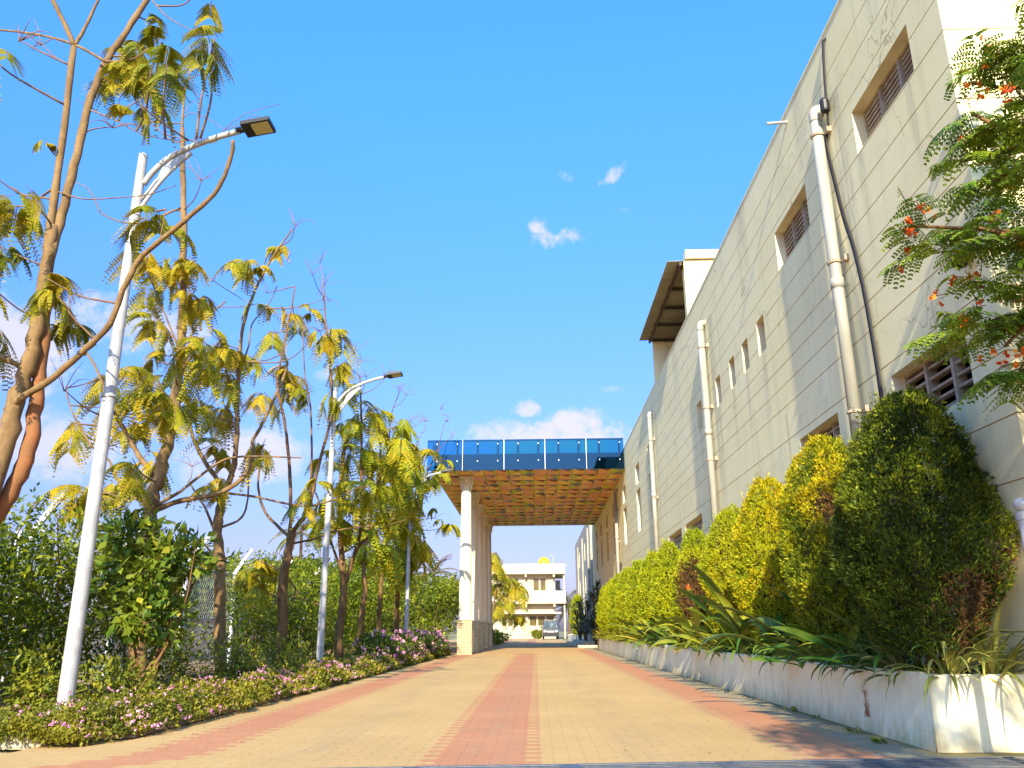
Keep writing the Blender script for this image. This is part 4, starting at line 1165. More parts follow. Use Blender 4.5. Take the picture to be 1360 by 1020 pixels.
tree('straight tan trunked tree with side limbs, to the right of the slender tree', 14.1, [
    ([(293, 905), (293, 840), (292, 760), (289, 700), (293, 675), (296, 650)], .135, .10),
    ([(296, 660), (290, 640), (270, 610), (256, 580), (248, 540), (246, 500), (256, 440), (300, 400)], .06, .02, 0, .4),
    ([(295, 655), (308, 630), (314, 590), (316, 520), (318, 480), (322, 440), (335, 395), (360, 345), (388, 305)], .075, .02, 0, -.3),
    ([(318, 560), (308, 530), (300, 490), (292, 455)], .035, .018),
    ([(285, 705), (270, 670), (250, 640)], .035, .02),
    ([(295, 700), (318, 690), (328, 670), (332, 625), (345, 610)], .032, .014),
    ([(290, 745), (268, 720), (240, 700), (215, 688)], .03, .012),
    ([(300, 655), (340, 660), (400, 672), (440, 665), (470, 650), (495, 645)], .032, .014, 0, 1.0),
    ([(316, 500), (330, 460), (335, 430), (356, 405), (368, 380)], .025, .010),
    ([(388, 305), (392, 302), (398, 300)], .012, .006),
], [(326, 345, .8), (345, 350, .6), (391, 315), (382, 318, .9), (402, 325, .8), (372, 330, .8), (323, 420), (340, 405, .9), (300, 452), (285, 460), (290, 495), (305, 500), (275, 440, .9), (310, 470), (275, 545), (300, 540), (260, 530), (285, 640, .9), (360, 600), (352, 585, .9), (370, 605, .9), (315, 630, .8), (330, 430), (265, 490), (285, 585, .8), (300, 600, .6), (420, 640, .5), (410, 652, .5)],
    BARK, FEATHER_Y, (-5.2, 14.1, 0), nleaf=(2, 4), L=(.48, .70), nl=8, lw=.024, npin=9, seed=11, bare=[(392, 300), (345, 620), (255, 620), (425, 440), (430, 400)])

tree('tree with a forked trunk and upright stems, left of the middle lamp', 17.5, [
    ([(374, 900), (375, 840), (376, 770), (382, 740), (388, 705)], .16, .115),
    ([(386, 715), (370, 700), (352, 680), (343, 650), (345, 620)], .05, .03, 0, .3),
    ([(386, 710), (386, 660), (383, 600), (376, 550), (368, 510), (375, 470), (385, 420), (392, 380)], .06, .02),
    ([(388, 706), (408, 680), (416, 650), (425, 610), (440, 550), (438, 480), (432, 420), (430, 380)], .07, .02, 0, .2),
    ([(412, 660), (414, 600), (412, 540), (405, 500), (402, 440)], .04, .016),
    ([(388, 722), (420, 715), (445, 705), (480, 700), (500, 698)], .035, .015, 0, .5),
    ([(385, 770), (395, 788), (388, 795)], .03, .02),
    ([(400, 795), (425, 803), (440, 803)], .014, .008),
], [(362, 500), (382, 508), (375, 490), (395, 500), (365, 425), (388, 415), (400, 430), (355, 440), (440, 425), (445, 440), (425, 440, .8), (410, 410, .7), (405, 520, .9), (345, 480), (350, 520, .9), (330, 470, .8), (340, 745), (352, 750), (330, 760, .9), (450, 480, .8), (455, 500), (440, 520, .8), (465, 470, .7), (380, 640, .6), (395, 660, .7), (400, 655), (405, 670, .8), (345, 780, .8)],
    BROWNBARK, FEATHER_Y, (-5.2, 17.5, 0), nleaf=(2, 4), L=(.55, .80), nl=8, lw=.028, npin=9, seed=17, bare=[(430, 380), (425, 350), (470, 470), (355, 390), (415, 365)])

tree('stout tree directly behind the middle lamp post with a thick leafy crown', 21.0, [
    ([(448, 885), (452, 830), (456, 790), (455, 760), (452, 700), (452, 640), (460, 580)], .16, .06),
    ([(456, 780), (468, 745), (478, 710), (482, 670), (480, 620), (480, 560), (478, 500)], .085, .03),
    ([(452, 755), (440, 720), (432, 690), (420, 655)], .05, .02),
    ([(455, 735), (480, 720), (510, 700), (540, 690)], .03, .012),
    ([(470, 735), (490, 715), (505, 730)], .03, .015),
], [(440, 580), (455, 600), (470, 590), (450, 640), (440, 645), (430, 610), (475, 560), (480, 540), (462, 560, .9), (485, 600), (495, 575), (478, 640), (465, 660), (460, 690), (440, 680), (450, 720), (470, 700), (490, 650), (430, 660), (420, 690, .8), (480, 520, .8), (470, 510, .7), (458, 480, .7), (470, 620), (500, 610), (490, 625), (455, 615), (447, 700)],
    BROWNBARK, FEATHER_G, (-5.1, 21, 0), nleaf=(2, 4), L=(.65, .95), nl=7, lw=.035, npin=9, seed=23, bare=[(487, 500), (480, 480), (500, 545), (515, 500)])
tree('thin tree behind the pink flowers, second trunk to the right of the middle lamp', 25.0, [
    ([(477, 870), (480, 820), (485, 780), (483, 750), (490, 700), (500, 650), (505, 600), (505, 560)], .13, .03),
    ([(484, 765), (478, 735), (480, 700)], .06, .03),
    ([(490, 700), (480, 660), (478, 620)], .04, .02),
    ([(500, 650), (515, 600), (520, 550), (535, 510)], .04, .012),
], [(500, 545), (512, 560), (505, 580), (520, 585), (530, 600), (515, 610), (500, 620), (490, 600), (510, 640), (525, 630), (500, 655), (490, 690), (510, 680), (485, 720), (520, 570), (535, 580), (540, 560, .7), (495, 640), (528, 530, .6), (510, 720), (500, 735)],
    BROWNBARK, FEATHER_G, (-5.2, 25, 0), nleaf=(2, 4), L=(.75, 1.1), nl=7, lw=.04, npin=9, seed=29, bare=[(530, 515), (540, 525), (545, 560), (560, 560)])
tree('slim straight trunked tree standing left of the farthest lamp', 29.0, [
    ([(503, 865), (504, 820), (506, 780), (508, 740), (515, 690), (525, 640), (535, 590)], .13, .03),
    ([(508, 740), (500, 700), (502, 660)], .05, .02),
    ([(520, 670), (540, 640), (550, 600), (560, 575)], .04, .015),
], [(520, 600), (535, 590), (550, 590), (560, 600), (545, 620), (555, 640), (540, 650), (530, 625), (560, 625), (565, 610, .8), (520, 650), (535, 670), (550, 660), (510, 700), (525, 690), (515, 720), (530, 610), (545, 605), (530, 730), (520, 745)],
    BROWNBARK, FEATHER_G, (-5.3, 29, 0), nleaf=(2, 5), L=(.9, 1.3), nl=7, lw=.045, npin=10, seed=31, bare=[(565, 560)])
tree('last feather leaved tree, its pale dead twigs in front of the blue glass', 30.6, [
    ([(527, 862), (527, 820), (529, 780), (533, 745), (545, 720), (556, 690), (563, 650), (568, 625)], .13, .035),
    ([(568, 625), (580, 600), (588, 570), (595, 552)], .03, .010),
    ([(570, 622), (585, 595), (600, 580)], .025, .008),
    ([(567, 630), (580, 625), (602, 622)], .03, .018),
    ([(556, 690), (575, 688), (590, 682), (600, 685)], .012, .006),
    ([(533, 745), (525, 720), (520, 690)], .05, .03),
    ([(563, 668), (580, 650), (590, 640)], .010, .005),
], [(540, 690), (550, 700), (535, 705), (545, 720), (560, 715, .9), (530, 720), (555, 740, .8), (540, 740), (525, 735), (540, 655), (555, 670, .8), (590, 612, .6), (575, 632, .6), (598, 695, .42), (585, 690, .3), (575, 675, .3), (560, 650), (565, 720, .8)],
    BROWNBARK, FEATHER_G, (-5.2, 30.6, 0), nleaf=(2, 4), L=(.9, 1.25), nl=7, lw=.045, npin=10, seed=37, bare=[(592, 560), (602, 580), (585, 545)])
tree('drooping yellow green tree beyond the columns in front of the far house', 62.0, [
    ([(652, 856), (654, 820), (658, 790), (662, 765), (668, 745)], .10, .04),
    ([(658, 790), (672, 800), (682, 790)], .05, .02),
], [(655, 745), (665, 752), (660, 735), (676, 765), (688, 776), (670, 785), (680, 800), (686, 818, .8), (662, 805), (655, 775), (692, 785, .7)],
    BROWNBARK, FEATHER_Y, (-3.3, 62, 0), nleaf=(4, 6), L=(1.0, 1.5), nl=6, lw=.06, npin=8, seed=41)

# ================================================================== LEAF MASSES
def blob_points(n, c, r, power=.5, zmin=None, nz=1.7, amp=.35, seed=0):
    """points in a lumpy ellipsoid, denser to the outside"""
    g = np.random.default_rng(seed)
    d = unit(g.normal(size=(n, 3)))
    lump = np.array([1+amp*mnoise.noise(Vector((x[0]*nz+seed, x[1]*nz, x[2]*nz))) + .5*amp*mnoise.noise(Vector((x[0]*nz*2.7, x[1]*nz*2.7+seed, x[2]*nz*2.7))) for x in d])
    u = g.random(n)**power
    p = np.asarray(c) + d*np.asarray(r)*(u*lump)[:, None]
    if zmin is not None: 
        k = p[:, 2] > zmin; p = p[k]; d = d[k]
    return p, d
def shrub(name, label, cat, blobs, n, leafL, leafW, mat, base, group=None, stems=6, seed=0, droop=0.0, stemh=None):
    r = thing(name, label, cat, base, group)
    parts = []
    for i, (c, rad, w_) in enumerate(blobs):
        p, d = blob_points(int(n*w_), c, rad, .42, .03, seed=seed+i*7)
        m = len(p)
        D = unit(d*.8 + rng.normal(size=(m, 3))*.7 + np.array([0, 0, .15-droop]))
        parts.append(diamonds(p, D, leafL*rng.uniform(.6, 1.25, m), leafW*rng.uniform(.7, 1.2, m), .18, unit(d*.4+rng.normal(size=(m, 3))*.5+np.array([0, 0, .9]))))
    V, F = join(parts)
    npmesh('foliage', V, F, mat, r)
    s_ = MB(); random.seed(seed+99)
    for i in range(stems):
        c, rad, w_ = random.choice(blobs)
        tip = np.asarray(c)+np.array([random.uniform(-.7, .7), random.uniform(-.7, .7), random.uniform(-.2, .8)])*np.asarray(rad)
        b0 = np.asarray(base)+np.array([random.gauss(0, .12), random.gauss(0, .12), 0])
        s_.tube(smooth_path([b0, (b0*.5+tip*.5)+np.array([random.gauss(0, .1), random.gauss(0, .1), .1]), tip], 3), list(np.linspace(.022, .006, 7)), 5)
    obj('stems', s_, BROWNBARK, r)
    return r

HG = 'leafy shrubs growing along the fence'
hedge_spec = [
    (6.3, 7.6, 2.35, 6500, 'dark leafy shrub at the far left edge behind the nearest lamp'),
    (6.2, 9.2, 2.5, 7000, 'dark leafy shrub with gaps of sky, left of the large leaved shrub'),
    (6.3, 10.9, 2.55, 7000, 'tall dark shrub behind the large leaved shrub'),
    (6.1, 12.9, 2.5, 5500, 'dark shrub between the large leaved shrub and the straight tan trunk'),
    (6.9, 16.4, 1.35, 1200, 'thin low shrub in the gap where the fence shows'),
    (6.4, 18.9, 2.6, 4600, 'bushy shrub between the straight tan trunk and the forked trunk'),
    (6.6, 21.6, 2.7, 5000, 'dense dark shrub right behind the forked tree'),
    (6.6, 24.6, 3.0, 5000, 'dense dark shrub behind the stout tree'),
    (6.7, 28.5, 3.3, 5000, 'dense tall shrub between the thin trunks'),
    (6.8, 33.0, 3.6, 4800, 'dark dense shrub behind the farthest lamp'),
    (6.4, 38.0, 3.9, 4800, 'dark dense shrub left of the first column'),
    (5.9, 46.0, 4.0, 4000, 'shrub mass just behind the stone pedestals'),
]
for i, (x, y, h, n, lab) in enumerate(hedge_spec):
    random.seed(200+i)
    far = max(1.0, y/17)
    bl = []
    for q in range(10):
        zz = h*(.12+.76*(q+random.random())/10)
        bl.append(((-x+random.uniform(-.45, .45)*far*.8, y+random.uniform(-.9, .9)*min(far, 1.8), zz), (.62*far**.6, .78*far**.6, min(.46, h*.2)*far**.5), .11))
    shrub('shrub', lab, 'shrub', bl, int(n*.85), .085*far**.75, .045*far**.75, HEDGE, (-x, y, 0), HG, stems=9, seed=300+i*5)
shrub('shrub', 'large leaved bright green shrub at the foot of the slender tree', 'shrub',
      [((-4.75, 10.0, 1.55), (.50, .45, .42), .3), ((-4.6, 9.9, 1.05), (.55, .45, .35), .3), ((-4.35, 10.1, 1.75), (.4, .4, .3), .2), ((-5.0, 10.1, 2.0), (.35, .35, .3), .2)], 1500, .17, .075, BIGLEAF, (-4.7, 10.05, 0), stems=8, seed=51)
for i, (x, y, h, rr, lab) in enumerate([
    (-4.45, 9.0, .62, .42, 'lime green low shrub just right of the nearest lamp base'),
    (-5.1, 8.6, .72, .40, 'yellow green low shrub behind the nearest lamp base'),
    (-5.5, 7.4, .45, .45, 'yellow green low shrub at the left edge of the bed'),
    (-4.75, 13.2, .75, .45, 'round green low shrub left of the straight tan trunk'),
    (-4.9, 16.6, .80, .50, 'green low shrub between the straight tan trunk and the forked trunk')]):
    shrub('low_shrub', lab, 'shrub', [((x, y, h*.62), (rr, rr, h*.42), .6), ((x+.15, y-.1, h*.4), (rr*.9, rr*.8, h*.3), .4)], 900, .085, .034, LIMESH, (x, y, 0), stems=6, seed=70+i)

# lantana carpet: uncountable, one object, leaves and small round bloom heads
def lantana():
    parts, mi = [], []
    g = np.random.default_rng(5)
    # candidate points over the bed, more where near
    n = 70000
    ys = 6.75 + (33-6.75)*g.random(n)**1.7
    xs = -3.22 - np.abs(g.normal(0, .62, n)) - .0
    front = np.array([-3.30 - (.55*max(0, (7.5-y))**1.2 if y < 7.5 else 0) + .13*mnoise.noise(Vector((y*1.4, 0, 5))) + .08*mnoise.noise(Vector((y*4, 2, 5))) for y in ys])
    dx_ = np.minimum(0, xs+3.22)
    xs = front + dx_*1.25
    h = np.array([max(.05, (.22+.17*mnoise.noise(Vector((x*1.3, y*1.1, 3)))+.14*mnoise.noise(Vector((x*3.4, y*3.0, 8))))) for x, y in zip(xs, ys)])
    h *= np.clip((front-xs)/.20, .18, 1.0)**.6
    zz = h*g.random(n)**.45+.02
    sc = np.clip(ys/9.5, .85, 2.6)
    P = np.stack([xs, ys, zz], 1)
    keep = g.random(n) < np.clip(1.25/sc**.6, .3, 1)
    P = P[keep]; sc = sc[keep]; m = len(P)
    D = unit(g.normal(size=(m, 3))+np.array([.25, -.25, .55]))
    A = diamonds(P, D,   .042*sc*g.uniform(.6, 1.3, m), .027*sc*g.uniform(.7, 1.2, m), .15, unit(g.normal(size=(m, 3))*.5+np.array([0, -.2, 1])))
    parts.append(A); mi.append(np.zeros(len(A[1])))
    # blooms
    k = 2400
    yb = 6.9+(33-6.9)*g.random(k)**1.5
    dens = np.array([mnoise.noise(Vector((y*.55, 4, 9)))+.6*mnoise.noise(Vector((y*1.9, 4, 2))) for y in yb])
    yb = yb[(dens > -.12) | (g.random(k) < .18)]; k = len(yb)
    fr = np.array([-3.30-(.55*max(0, (7.5-y))**1.2 if y < 7.5 else 0) for y in yb])
    xb = fr - np.abs(g.normal(.0, .38, k)) + .02
    far = np.clip((yb-18)/8, 0, 1)
    zb = np.array([.27+.17*mnoise.noise(Vector((x*1.3, y*1.1, 3)))+.13*mnoise.noise(Vector((x*3.4, y*3.0, 8))) for x, y in zip(xb, yb)])*np.clip((fr-xb)/.20, .25, 1)*g.uniform(.55, 1.05, k)+.03+far*.22*g.random(k)
    for x, y, z in zip(xb, yb, zb):
        s_ = max(.75, y/15)*g.uniform(.45, 1.05)
        q = 11
        d = unit(g.normal(size=(q, 3))+np.array([0, -.3, .7]))
        C = np.array([x, y, z])+d*.020*s_
        B = diamonds(C, unit(np.cross(d, g.normal(size=(q, 3)))), np.full(q, .022*s_), np.full(q, .020*s_), .0, d)
        parts.append(B); mi.append(np.ones(q))
    V, F = join(parts)
    o = npmesh('lantana_carpet', V, F, [LANT, PINK], mi=np.concatenate(mi))
    tag(o, 'low green lantana carpet dotted with pink blooms along the road edge', 'ground cover', kind='stuff')
lantana()
# taller pink flowering shrubs near the canopy
for i, (x, y, lab) in enumerate([(-3.75, 21.5, 'pink flowering bush just right of the middle lamp base'), (-3.8, 24.6, 'pink flowering bush between the middle and farthest lamps'), (-3.6, 27.8, 'pink flowering bush at the foot of the farthest lamp'), (-3.7, 30.7, 'pink flowering bush right before the first stone pedestal')]):
    r = shrub('flowering_bush', lab, 'bush', [((x, y, .40), (.55, 1.3, .33), .7), ((x-.35, y+.3, .58), (.5, 1.0, .30), .4)], 2600, .11, .06, leaf_mat('bush_leaf', (.06, .10, .012), (.16, .18, .02), None, 2.0), (x, y, 0), 'pink flowering bushes before the canopy', stems=6, seed=90+i)
    p, d = blob_points(40, (x-.05, y-.2, .52), (.62, 1.35, .40), .12, .25, seed=120+i)
    parts = []
    for q_, dd in zip(p, d):
        n_ = 10; dv = unit(rng.normal(size=(n_, 3))+np.array([0, -.4, .5])); parts.append(diamonds(q_+dv*.045, unit(np.cross(dv, rng.normal(size=(n_, 3)))), np.full(n_, .055), np.full(n_, .05), 0, dv))
    V, F = join(parts); npmesh('blossoms', V, F, PINK, r)

# background greenery
far_bl = [(-12, 30, 3.6, 'broad green tree far behind the fence at the left'), (-11, 38, 4.4, 'bushy green tree behind the thin trunks'), (-9.0, 47, 4.7, 'round green tree left of the first column'), (-6.6, 55, 4.3, 'yellow green tree seen just left of the pedestals'), (-14, 48, 4.8, 'dark green tree behind the farthest lamp'), (-17, 24, 2.2, 'low green tree beyond the boundary wall')]
for i, (x, y, h, lab) in enumerate(far_bl):
    bl = [((x+random.uniform(-1.4, 1.4), y+random.uniform(-1.5, 1.5), h*random.uniform(.35, .85)), (1.7, 1.8, h*.22), .16) for q in range(8)]
    r = thing('tree', lab, 'tree', (x, y, 0), 'background trees beyond the fence')
    parts = []
    for q, (c, rad, w_) in enumerate(bl):
        p, d = blob_points(750, c, rad, .4, .1, seed=400+i*20+q); m = len(p)
        parts.append(diamonds(p, unit(d+rng.normal(size=(m, 3))*.7), rng.uniform(.16, .34, m), rng.uniform(.09, .17, m), .15, unit(rng.normal(size=(m, 3))*.5+np.array([0, 0, .9]))))
    V, F = join(parts); npmesh('crown', V, F, FAR, r)
    tm = MB(); tm.tube([(x, y, 0), (x+.1, y, h*.5), (x, y+.1, h*.8)], [.16, .12, .05], 8)
    for q in range(4): tm.tube([(x+.1, y, h*(.3+.1*q)), bl[q][0]], [.06, .02], 6)
    obj('trunk', tm, BROWNBARK, r)

def palm(label, x, y, h, fl, nf=18, seed=0, upright=.2):
    random.seed(seed)
    r = thing('palm_tree', label, 'palm', (x, y, 0), 'palms in the background')
    T = MB(); T.tube(smooth_path([(x, y, 0), (x+.15, y, h*.5), (x+.05, y, h)], 5), list(np.linspace(.16, .10, 11)), 10); obj('trunk', T, BROWNBARK, r, smooth=True)
    parts = []; R_ = MB()
    for i in range(nf):
        a = 2.4*i+random.gauss(0, .2); e = random.uniform(-.35, 1.35)+upright*.2; p = np.array((x+.05, y, h)); pts = []
        for q in range(11):
            pts.append(p.copy()); d = np.array([math.cos(a)*math.cos(e), math.sin(a)*math.cos(e), math.sin(e)]); p = p+d*fl/10; e -= random.uniform(.10, .17)
        pts = np.array(pts); R_.tube(list(pts[::2]), .03, 4, cap=False)
        for q in np.linspace(1, 9.9, 26):
            k_ = int(q); b = pts[k_]+(pts[k_+1]-pts[k_])*(q-k_); t_ = unit(pts[k_+1]-pts[k_]); sd_ = unit(np.cross(t_, [0, 0, 1.0]))
            ln = fl*.24*math.sin(math.pi*min(.96, .12+q/10.5))
            for sg in (-1, 1):
                parts.append(diamonds(b[None], (sd_*sg+t_*.7+np.array([0, 0, -.35+random.uniform(-.15, .15)]))[None], [ln], [fl*.020], .2, np.array([[0, 0, 1.0]]), .35))
    V, F = join(parts); npmesh('fronds', V, F, PALM, r); obj('leaf_ribs', R_, BROWNBARK, r)
palm('coconut palm rising behind the forked tree', -17.2, 60, 7.9, 2.7, 20, 1)
palm('palm with upright fronds just left of the first column', -7.4, 60, 4.7, 2.2, 18, 2, 1.5)
palm('small palm behind the farthest lamp', -9.6, 62, 4.6, 2.2, 16, 3)
palm('palm standing right of the far house', 3.9, 102, 3.6, 3.6, 30, 4, 1.2)
palm('dark low palm before the left end of the far house', -3.9, 66, 2.9, 1.5, 14, 5)
for i, (px, y, h, rr, lab) in enumerate([(714, 95.5, .9, .75, 'round ochre bush at the foot of the far house beside the van'), (655, 60, .7, 1.1, 'low yellow green bush beside the last pedestal'), (648, 54, .9, 1.0, 'green bush behind the last dark pedestal')]):
    x = (px-712)/1128*y
    shrub('bush', lab, 'bush', [((x, y, h*.55), (rr, rr, h*.55), 1.0)], 900, .2, .12, LIMESH, (x, y, 0), stems=5, seed=140+i)

# ================================================================== CONIFERS IN THE PLANTER
def conifer(label, x, y, rx, ry, z0, h, mats, nspray, size, seed, shape=.75, brown=None, gap=.0, wid=.42, lean=0.0, thr=.10):
    """clipped thuja: many upright flat sprays over a lumpy egg, with an added dark shell that blocks light and thin twigs inside"""
    g = np.random.default_rng(seed)
    r = thing('conifer', label, 'conifer', (x, y, .42), 'clipped conifers in the planter')
    def rad(t):                       # profile 0..1 over the height
        lowf = .52 + .48*min(1, t/.30)
        top = (1-max(0, (t-.30)/.70)**2.0)**.62 if t < 1 else 0
        return lowf*top
    prm = np.array([rad(i/100) for i in range(101)])
    t = g.random(nspray*2); keep = g.random(nspray*2) < prm[(t*100).astype(int)]*.9+.12
    t = t[keep][:nspray]; n = len(t)
    a = g.random(n)*2*math.pi
    R_ = prm[(t*100).astype(int)]
    lump = np.array([mnoise.noise(Vector((math.cos(q)*1.9+seed, math.sin(q)*1.9, s*4.5))) + .8*mnoise.noise(Vector((math.cos(q)*4.6+seed, math.sin(q)*4.6, s*11))) for q, s in zip(a, t)])
    dep = 1 + .23*lump - .24*g.random(n)**2.4
    P = np.stack([x + np.cos(a)*R_*rx*dep + lean*t, y + np.sin(a)*R_*ry*dep, z0+t*h + .05*lump], 1)
    k = P[:, 0] < XF-.03
    P, a, t, lump = P[k], a[k], t[k], lump[k]; n = len(P)
    out = np.stack([np.cos(a), np.sin(a), np.zeros(n)], 1)
    mi = np.zeros(n, int)
    if len(mats) > 1:
        tone = lump + .9*(t-.62) + g.normal(0, .16, n)
        mi[tone > thr] = 1
    if brown:
        for (ba, bt, bw, bh) in brown:
            dd = ((np.angle(np.exp(1j*(a-ba))))/bw)**2 + ((t-bt)/bh)**2
            z_ = dd + .45*g.normal(size=n)*.6 + .9*lump < 1
            mi[z_] = len(mats)-1 if len(mats) == 3 else 0
            if gap > 0:
                kill = z_ & (g.random(n) < gap)
                P, a, t, lump, out, mi = [q[~kill] for q in (P, a, t, lump, out, mi)]; n = len(P)
    V_, F_, M_ = [], [], []
    o = 0
    for s_ in range(4):               # each spray is a little fan of four scale-leaf blades
        D = out*g.uniform(.35, 1.0, (n, 1)) + np.array([0, 0, 1.0])*g.uniform(.15, 1.1, (n, 1)) + g.normal(size=(n, 3))*.42
        ln = size*g.uniform(.55, 1.25, n)*(1 if s_ else 1.15)
        V, F = diamonds(P + g.normal(size=(n, 3))*size*.12, D, ln, ln*wid*.62*g.uniform(.7, 1.2, n), .15, out+g.normal(size=(n, 3))*.6, .5)
        V_.append(V); F_.append(F+o); o += len(V); M_.append(mi)
    tipn = int(46*min(1, .06/size+.4))
    for q in range(tipn):
        an = g.random()*2*math.pi; tt = .45+.53*g.random()
        b0 = np.array((x+math.cos(an)*rad(tt)*rx*.9, y+math.sin(an)*rad(tt)*ry*.9, z0+tt*h))
        if b0[0] > XF-.1: continue
        hh = g.uniform(.07, .26); m_ = 26; s__ = g.random(m_)
        Pq = b0 + np.array([math.cos(an)*.25, math.sin(an)*.25, 1.0])*(s__*hh)[:, None] + g.normal(size=(m_, 3))*.012
        V, F = diamonds(Pq, g.normal(size=(m_, 3))*.5+np.array([0, 0, .9]), size*g.uniform(.6, 1.2, m_)*(1.1-s__*.6), size*.26*np.ones(m_), .1)
        V_.append(V); F_.append(F+o); o += len(V); M_.append(np.full(m_, min(1, len(mats)-1)))
    npmesh('foliage', np.concatenate(V_), np.concatenate(F_), mats, r, np.concatenate(M_))
    c = MB(); prof = [(max(.01, rad(q)*.70), z0+.04+q*h*.93) for q in np.linspace(0.02, .97, 12)]
    vs = []; nn_ = 14
    for (pr, pz) in prof:
        for q in range(nn_):
            an = 2*math.pi*q/nn_; jj = 1+.12*mnoise.noise(Vector((q*1.3, pz*3, seed)))
            vs.append((min(XF-.02, x+math.cos(an)*pr*rx*jj*(.9 if gap == 0 else .55)), y+math.sin(an)*pr*ry*jj*(.9 if gap == 0 else .55), pz))
    fs = [(i*nn_+q, i*nn_+(q+1) % nn_, (i+1)*nn_+(q+1) % nn_, (i+1)*nn_+q) for i in range(len(prof)-1) for q in range(nn_)]
    c.add(vs, fs)  # added dark shell, blocks light and darkens the gaps between sprays
    c.tube([(x, y, .40), (x+.02, y, z0+.3)], [.05, .035], 8)
    random.seed(seed)
    for q in range(16):
        an = random.uniform(0, 6.28); zz = random.uniform(.0, .55)*h
        b0 = np.array((x, y, z0-.12+zz*.6)); tip = np.array((min(XF-.03, x+math.cos(an)*rx*.9*rad(zz/h)), y+math.sin(an)*ry*.9*rad(zz/h), z0+zz+random.uniform(.0, .3)))
        c.tube(smooth_path([b0, (b0+tip)/2+np.array([0, 0, -.04]), tip], 3), list(np.linspace(.016, .005, 7)), 5)
    obj('trunk', c, CORE, r)
    return r
conifer('largest conifer, dark green with a brown dead patch, nearest the camera', 3.02, 6.68,   .60, .60, .66, 2.08, [CON_D, CON_M, CON_B], 24000, .042, 1, brown=[(-1.2, .13, .60, .17), (-.8, .33, .32, .10)], gap=.5, lean=.10, thr=.38)
conifer('second conifer, green with a golden crown, between the dark one and the golden ones', 3.17, 8.75, .56, .62, .62, 2.22, [CON_M, CON_Y, CON_B], 20000, .044, 2, brown=[(-2.0, .62, .32, .08)], thr=.26)
conifer('first golden yellow conifer behind the two green ones', 3.18, 11.2, .50, .62, .60, 2.22, [CON_L, CON_Y], 15000, .048, 3, thr=-.05)
conifer('second golden yellow conifer, beside the one with the orange brown patch', 3.22, 13.6, .47, .62, .60, 2.16, [CON_Y, CON_L], 12000, .052, 4)
conifer('conifer with an orange brown dead patch on its side', 3.20, 16.6, .45, .66, .60, 2.15, [CON_L, CON_L, CON_B], 9000, .060, 5, brown=[(-2.2, .45, .8, .30)])
for i, (y, h, lab) in enumerate([(19.8, 2.25, 'first lime conifer after the orange brown one'), (22.6, 2.28, 'second lime conifer after the orange brown one'), (25.8, 2.30, 'third lime conifer after the orange brown one'), (28.9, 2.32, 'fourth lime conifer after the orange brown one'), (32.0, 2.30, 'fifth lime conifer after the orange brown one'), (35.2, 2.25, 'sixth lime conifer, second to last in the row'), (38.2, 2.15, 'last lime conifer of the row at the planter end')]):
    conifer(lab, 3.20, y, .42, .70, .58, h, [CON_L, CON_L], 5200, .080, 10+i)
conifer('lone far conifer in the short planter beside the van', 3.2, 64.5, .5, .9, .5, 2.9, [CON_L, CON_L], 1500, .17, 30)
conifer('dark far conifer behind the lone one in the short planter', 3.3, 67.5, .5, 1.2, .5, 3.0, [CON_D, CON_M], 1500, .17, 31)

# ================================================================== STRAP LEAVED PLANTS
def strap(base, az_, elev, L, W, droop, ns=7, twist=0.0, keel=.18, tipf=.9, w0=.35):
    """one arching strap leaf as a strip with a keel"""
    p = np.array(base, float); e = elev; V = []; 
    for i in range(ns+1):
        s = i/ns
        d = np.array([math.cos(az_)*math.cos(e), math.sin(az_)*math.cos(e), math.sin(e)])
        side = np.array([-math.sin(az_), math.cos(az_), 0]); n_ = np.cross(side, d)
        side = side*math.cos(twist)+n_*math.sin(twist)
        w_ = W*(w0+(1-w0)*min(1, s/.4))*(1 - max(0, (s-.45)/.55)**2.2*tipf)*.5
        n_ = np.cross(side, d)
        V += [p-side*w_-n_*w_*keel*-2, p, p+side*w_-n_*w_*keel*-2]
        p = p+d*L/ns; e -= droop/ns*(.4+1.2*s)
    F = []
    for i in range(ns):
        F += [(i*3, i*3+3, i*3+4, i*3+1), (i*3+1, i*3+4, i*3+5, i*3+2)]
    return np.array(V), np.array(F)
def spider(label, x, y, z, n, L, mat, seed, bias=None):
    random.seed(seed); r = thing('spider_plant', label, 'plant', (x, y, z), 'spider plants in the near planter')
    parts = []
    for i in range(n):
        a = random.uniform(0, 6.28)
        if bias is not None and random.random() < .45: a = random.gauss(bias, .7)
        ln = L*random.uniform(.55, 1.1); parts.append(strap((x+random.gauss(0, .015), y+random.gauss(0, .015), z), a, random.uniform(.45, 1.45), ln, random.uniform(.020, .034), random.uniform(1.0, 2.6), 9, random.uniform(-.3, .3), .25, .95))
    V, F = join(parts); npmesh('leaves', V, F, mat, r); return r
spider('yellow striped spider plant at the planter corner', 3.08, 6.56, .44, 46, .72, SPIDER, 1, -2.2)
spider('yellow striped spider plant at the right end of the planter front', 3.42, 6.54, .44, 48, .78, SPIDER, 2, -1.6)
spider('pale green striped spider plant under the dark conifer', 2.98, 7.05, .44, 40, .58, SPIDER_G, 3, 3.3)
spider('smaller green striped spider plant next to the bird of paradise clump', 3.0, 7.75, .44, 34, .52, SPIDER_G, 4, 3.3)
spider('thin green spider plant under the golden conifers', 2.98, 9.7, .44, 26, .42, SPIDER_G, 5, 3.3)

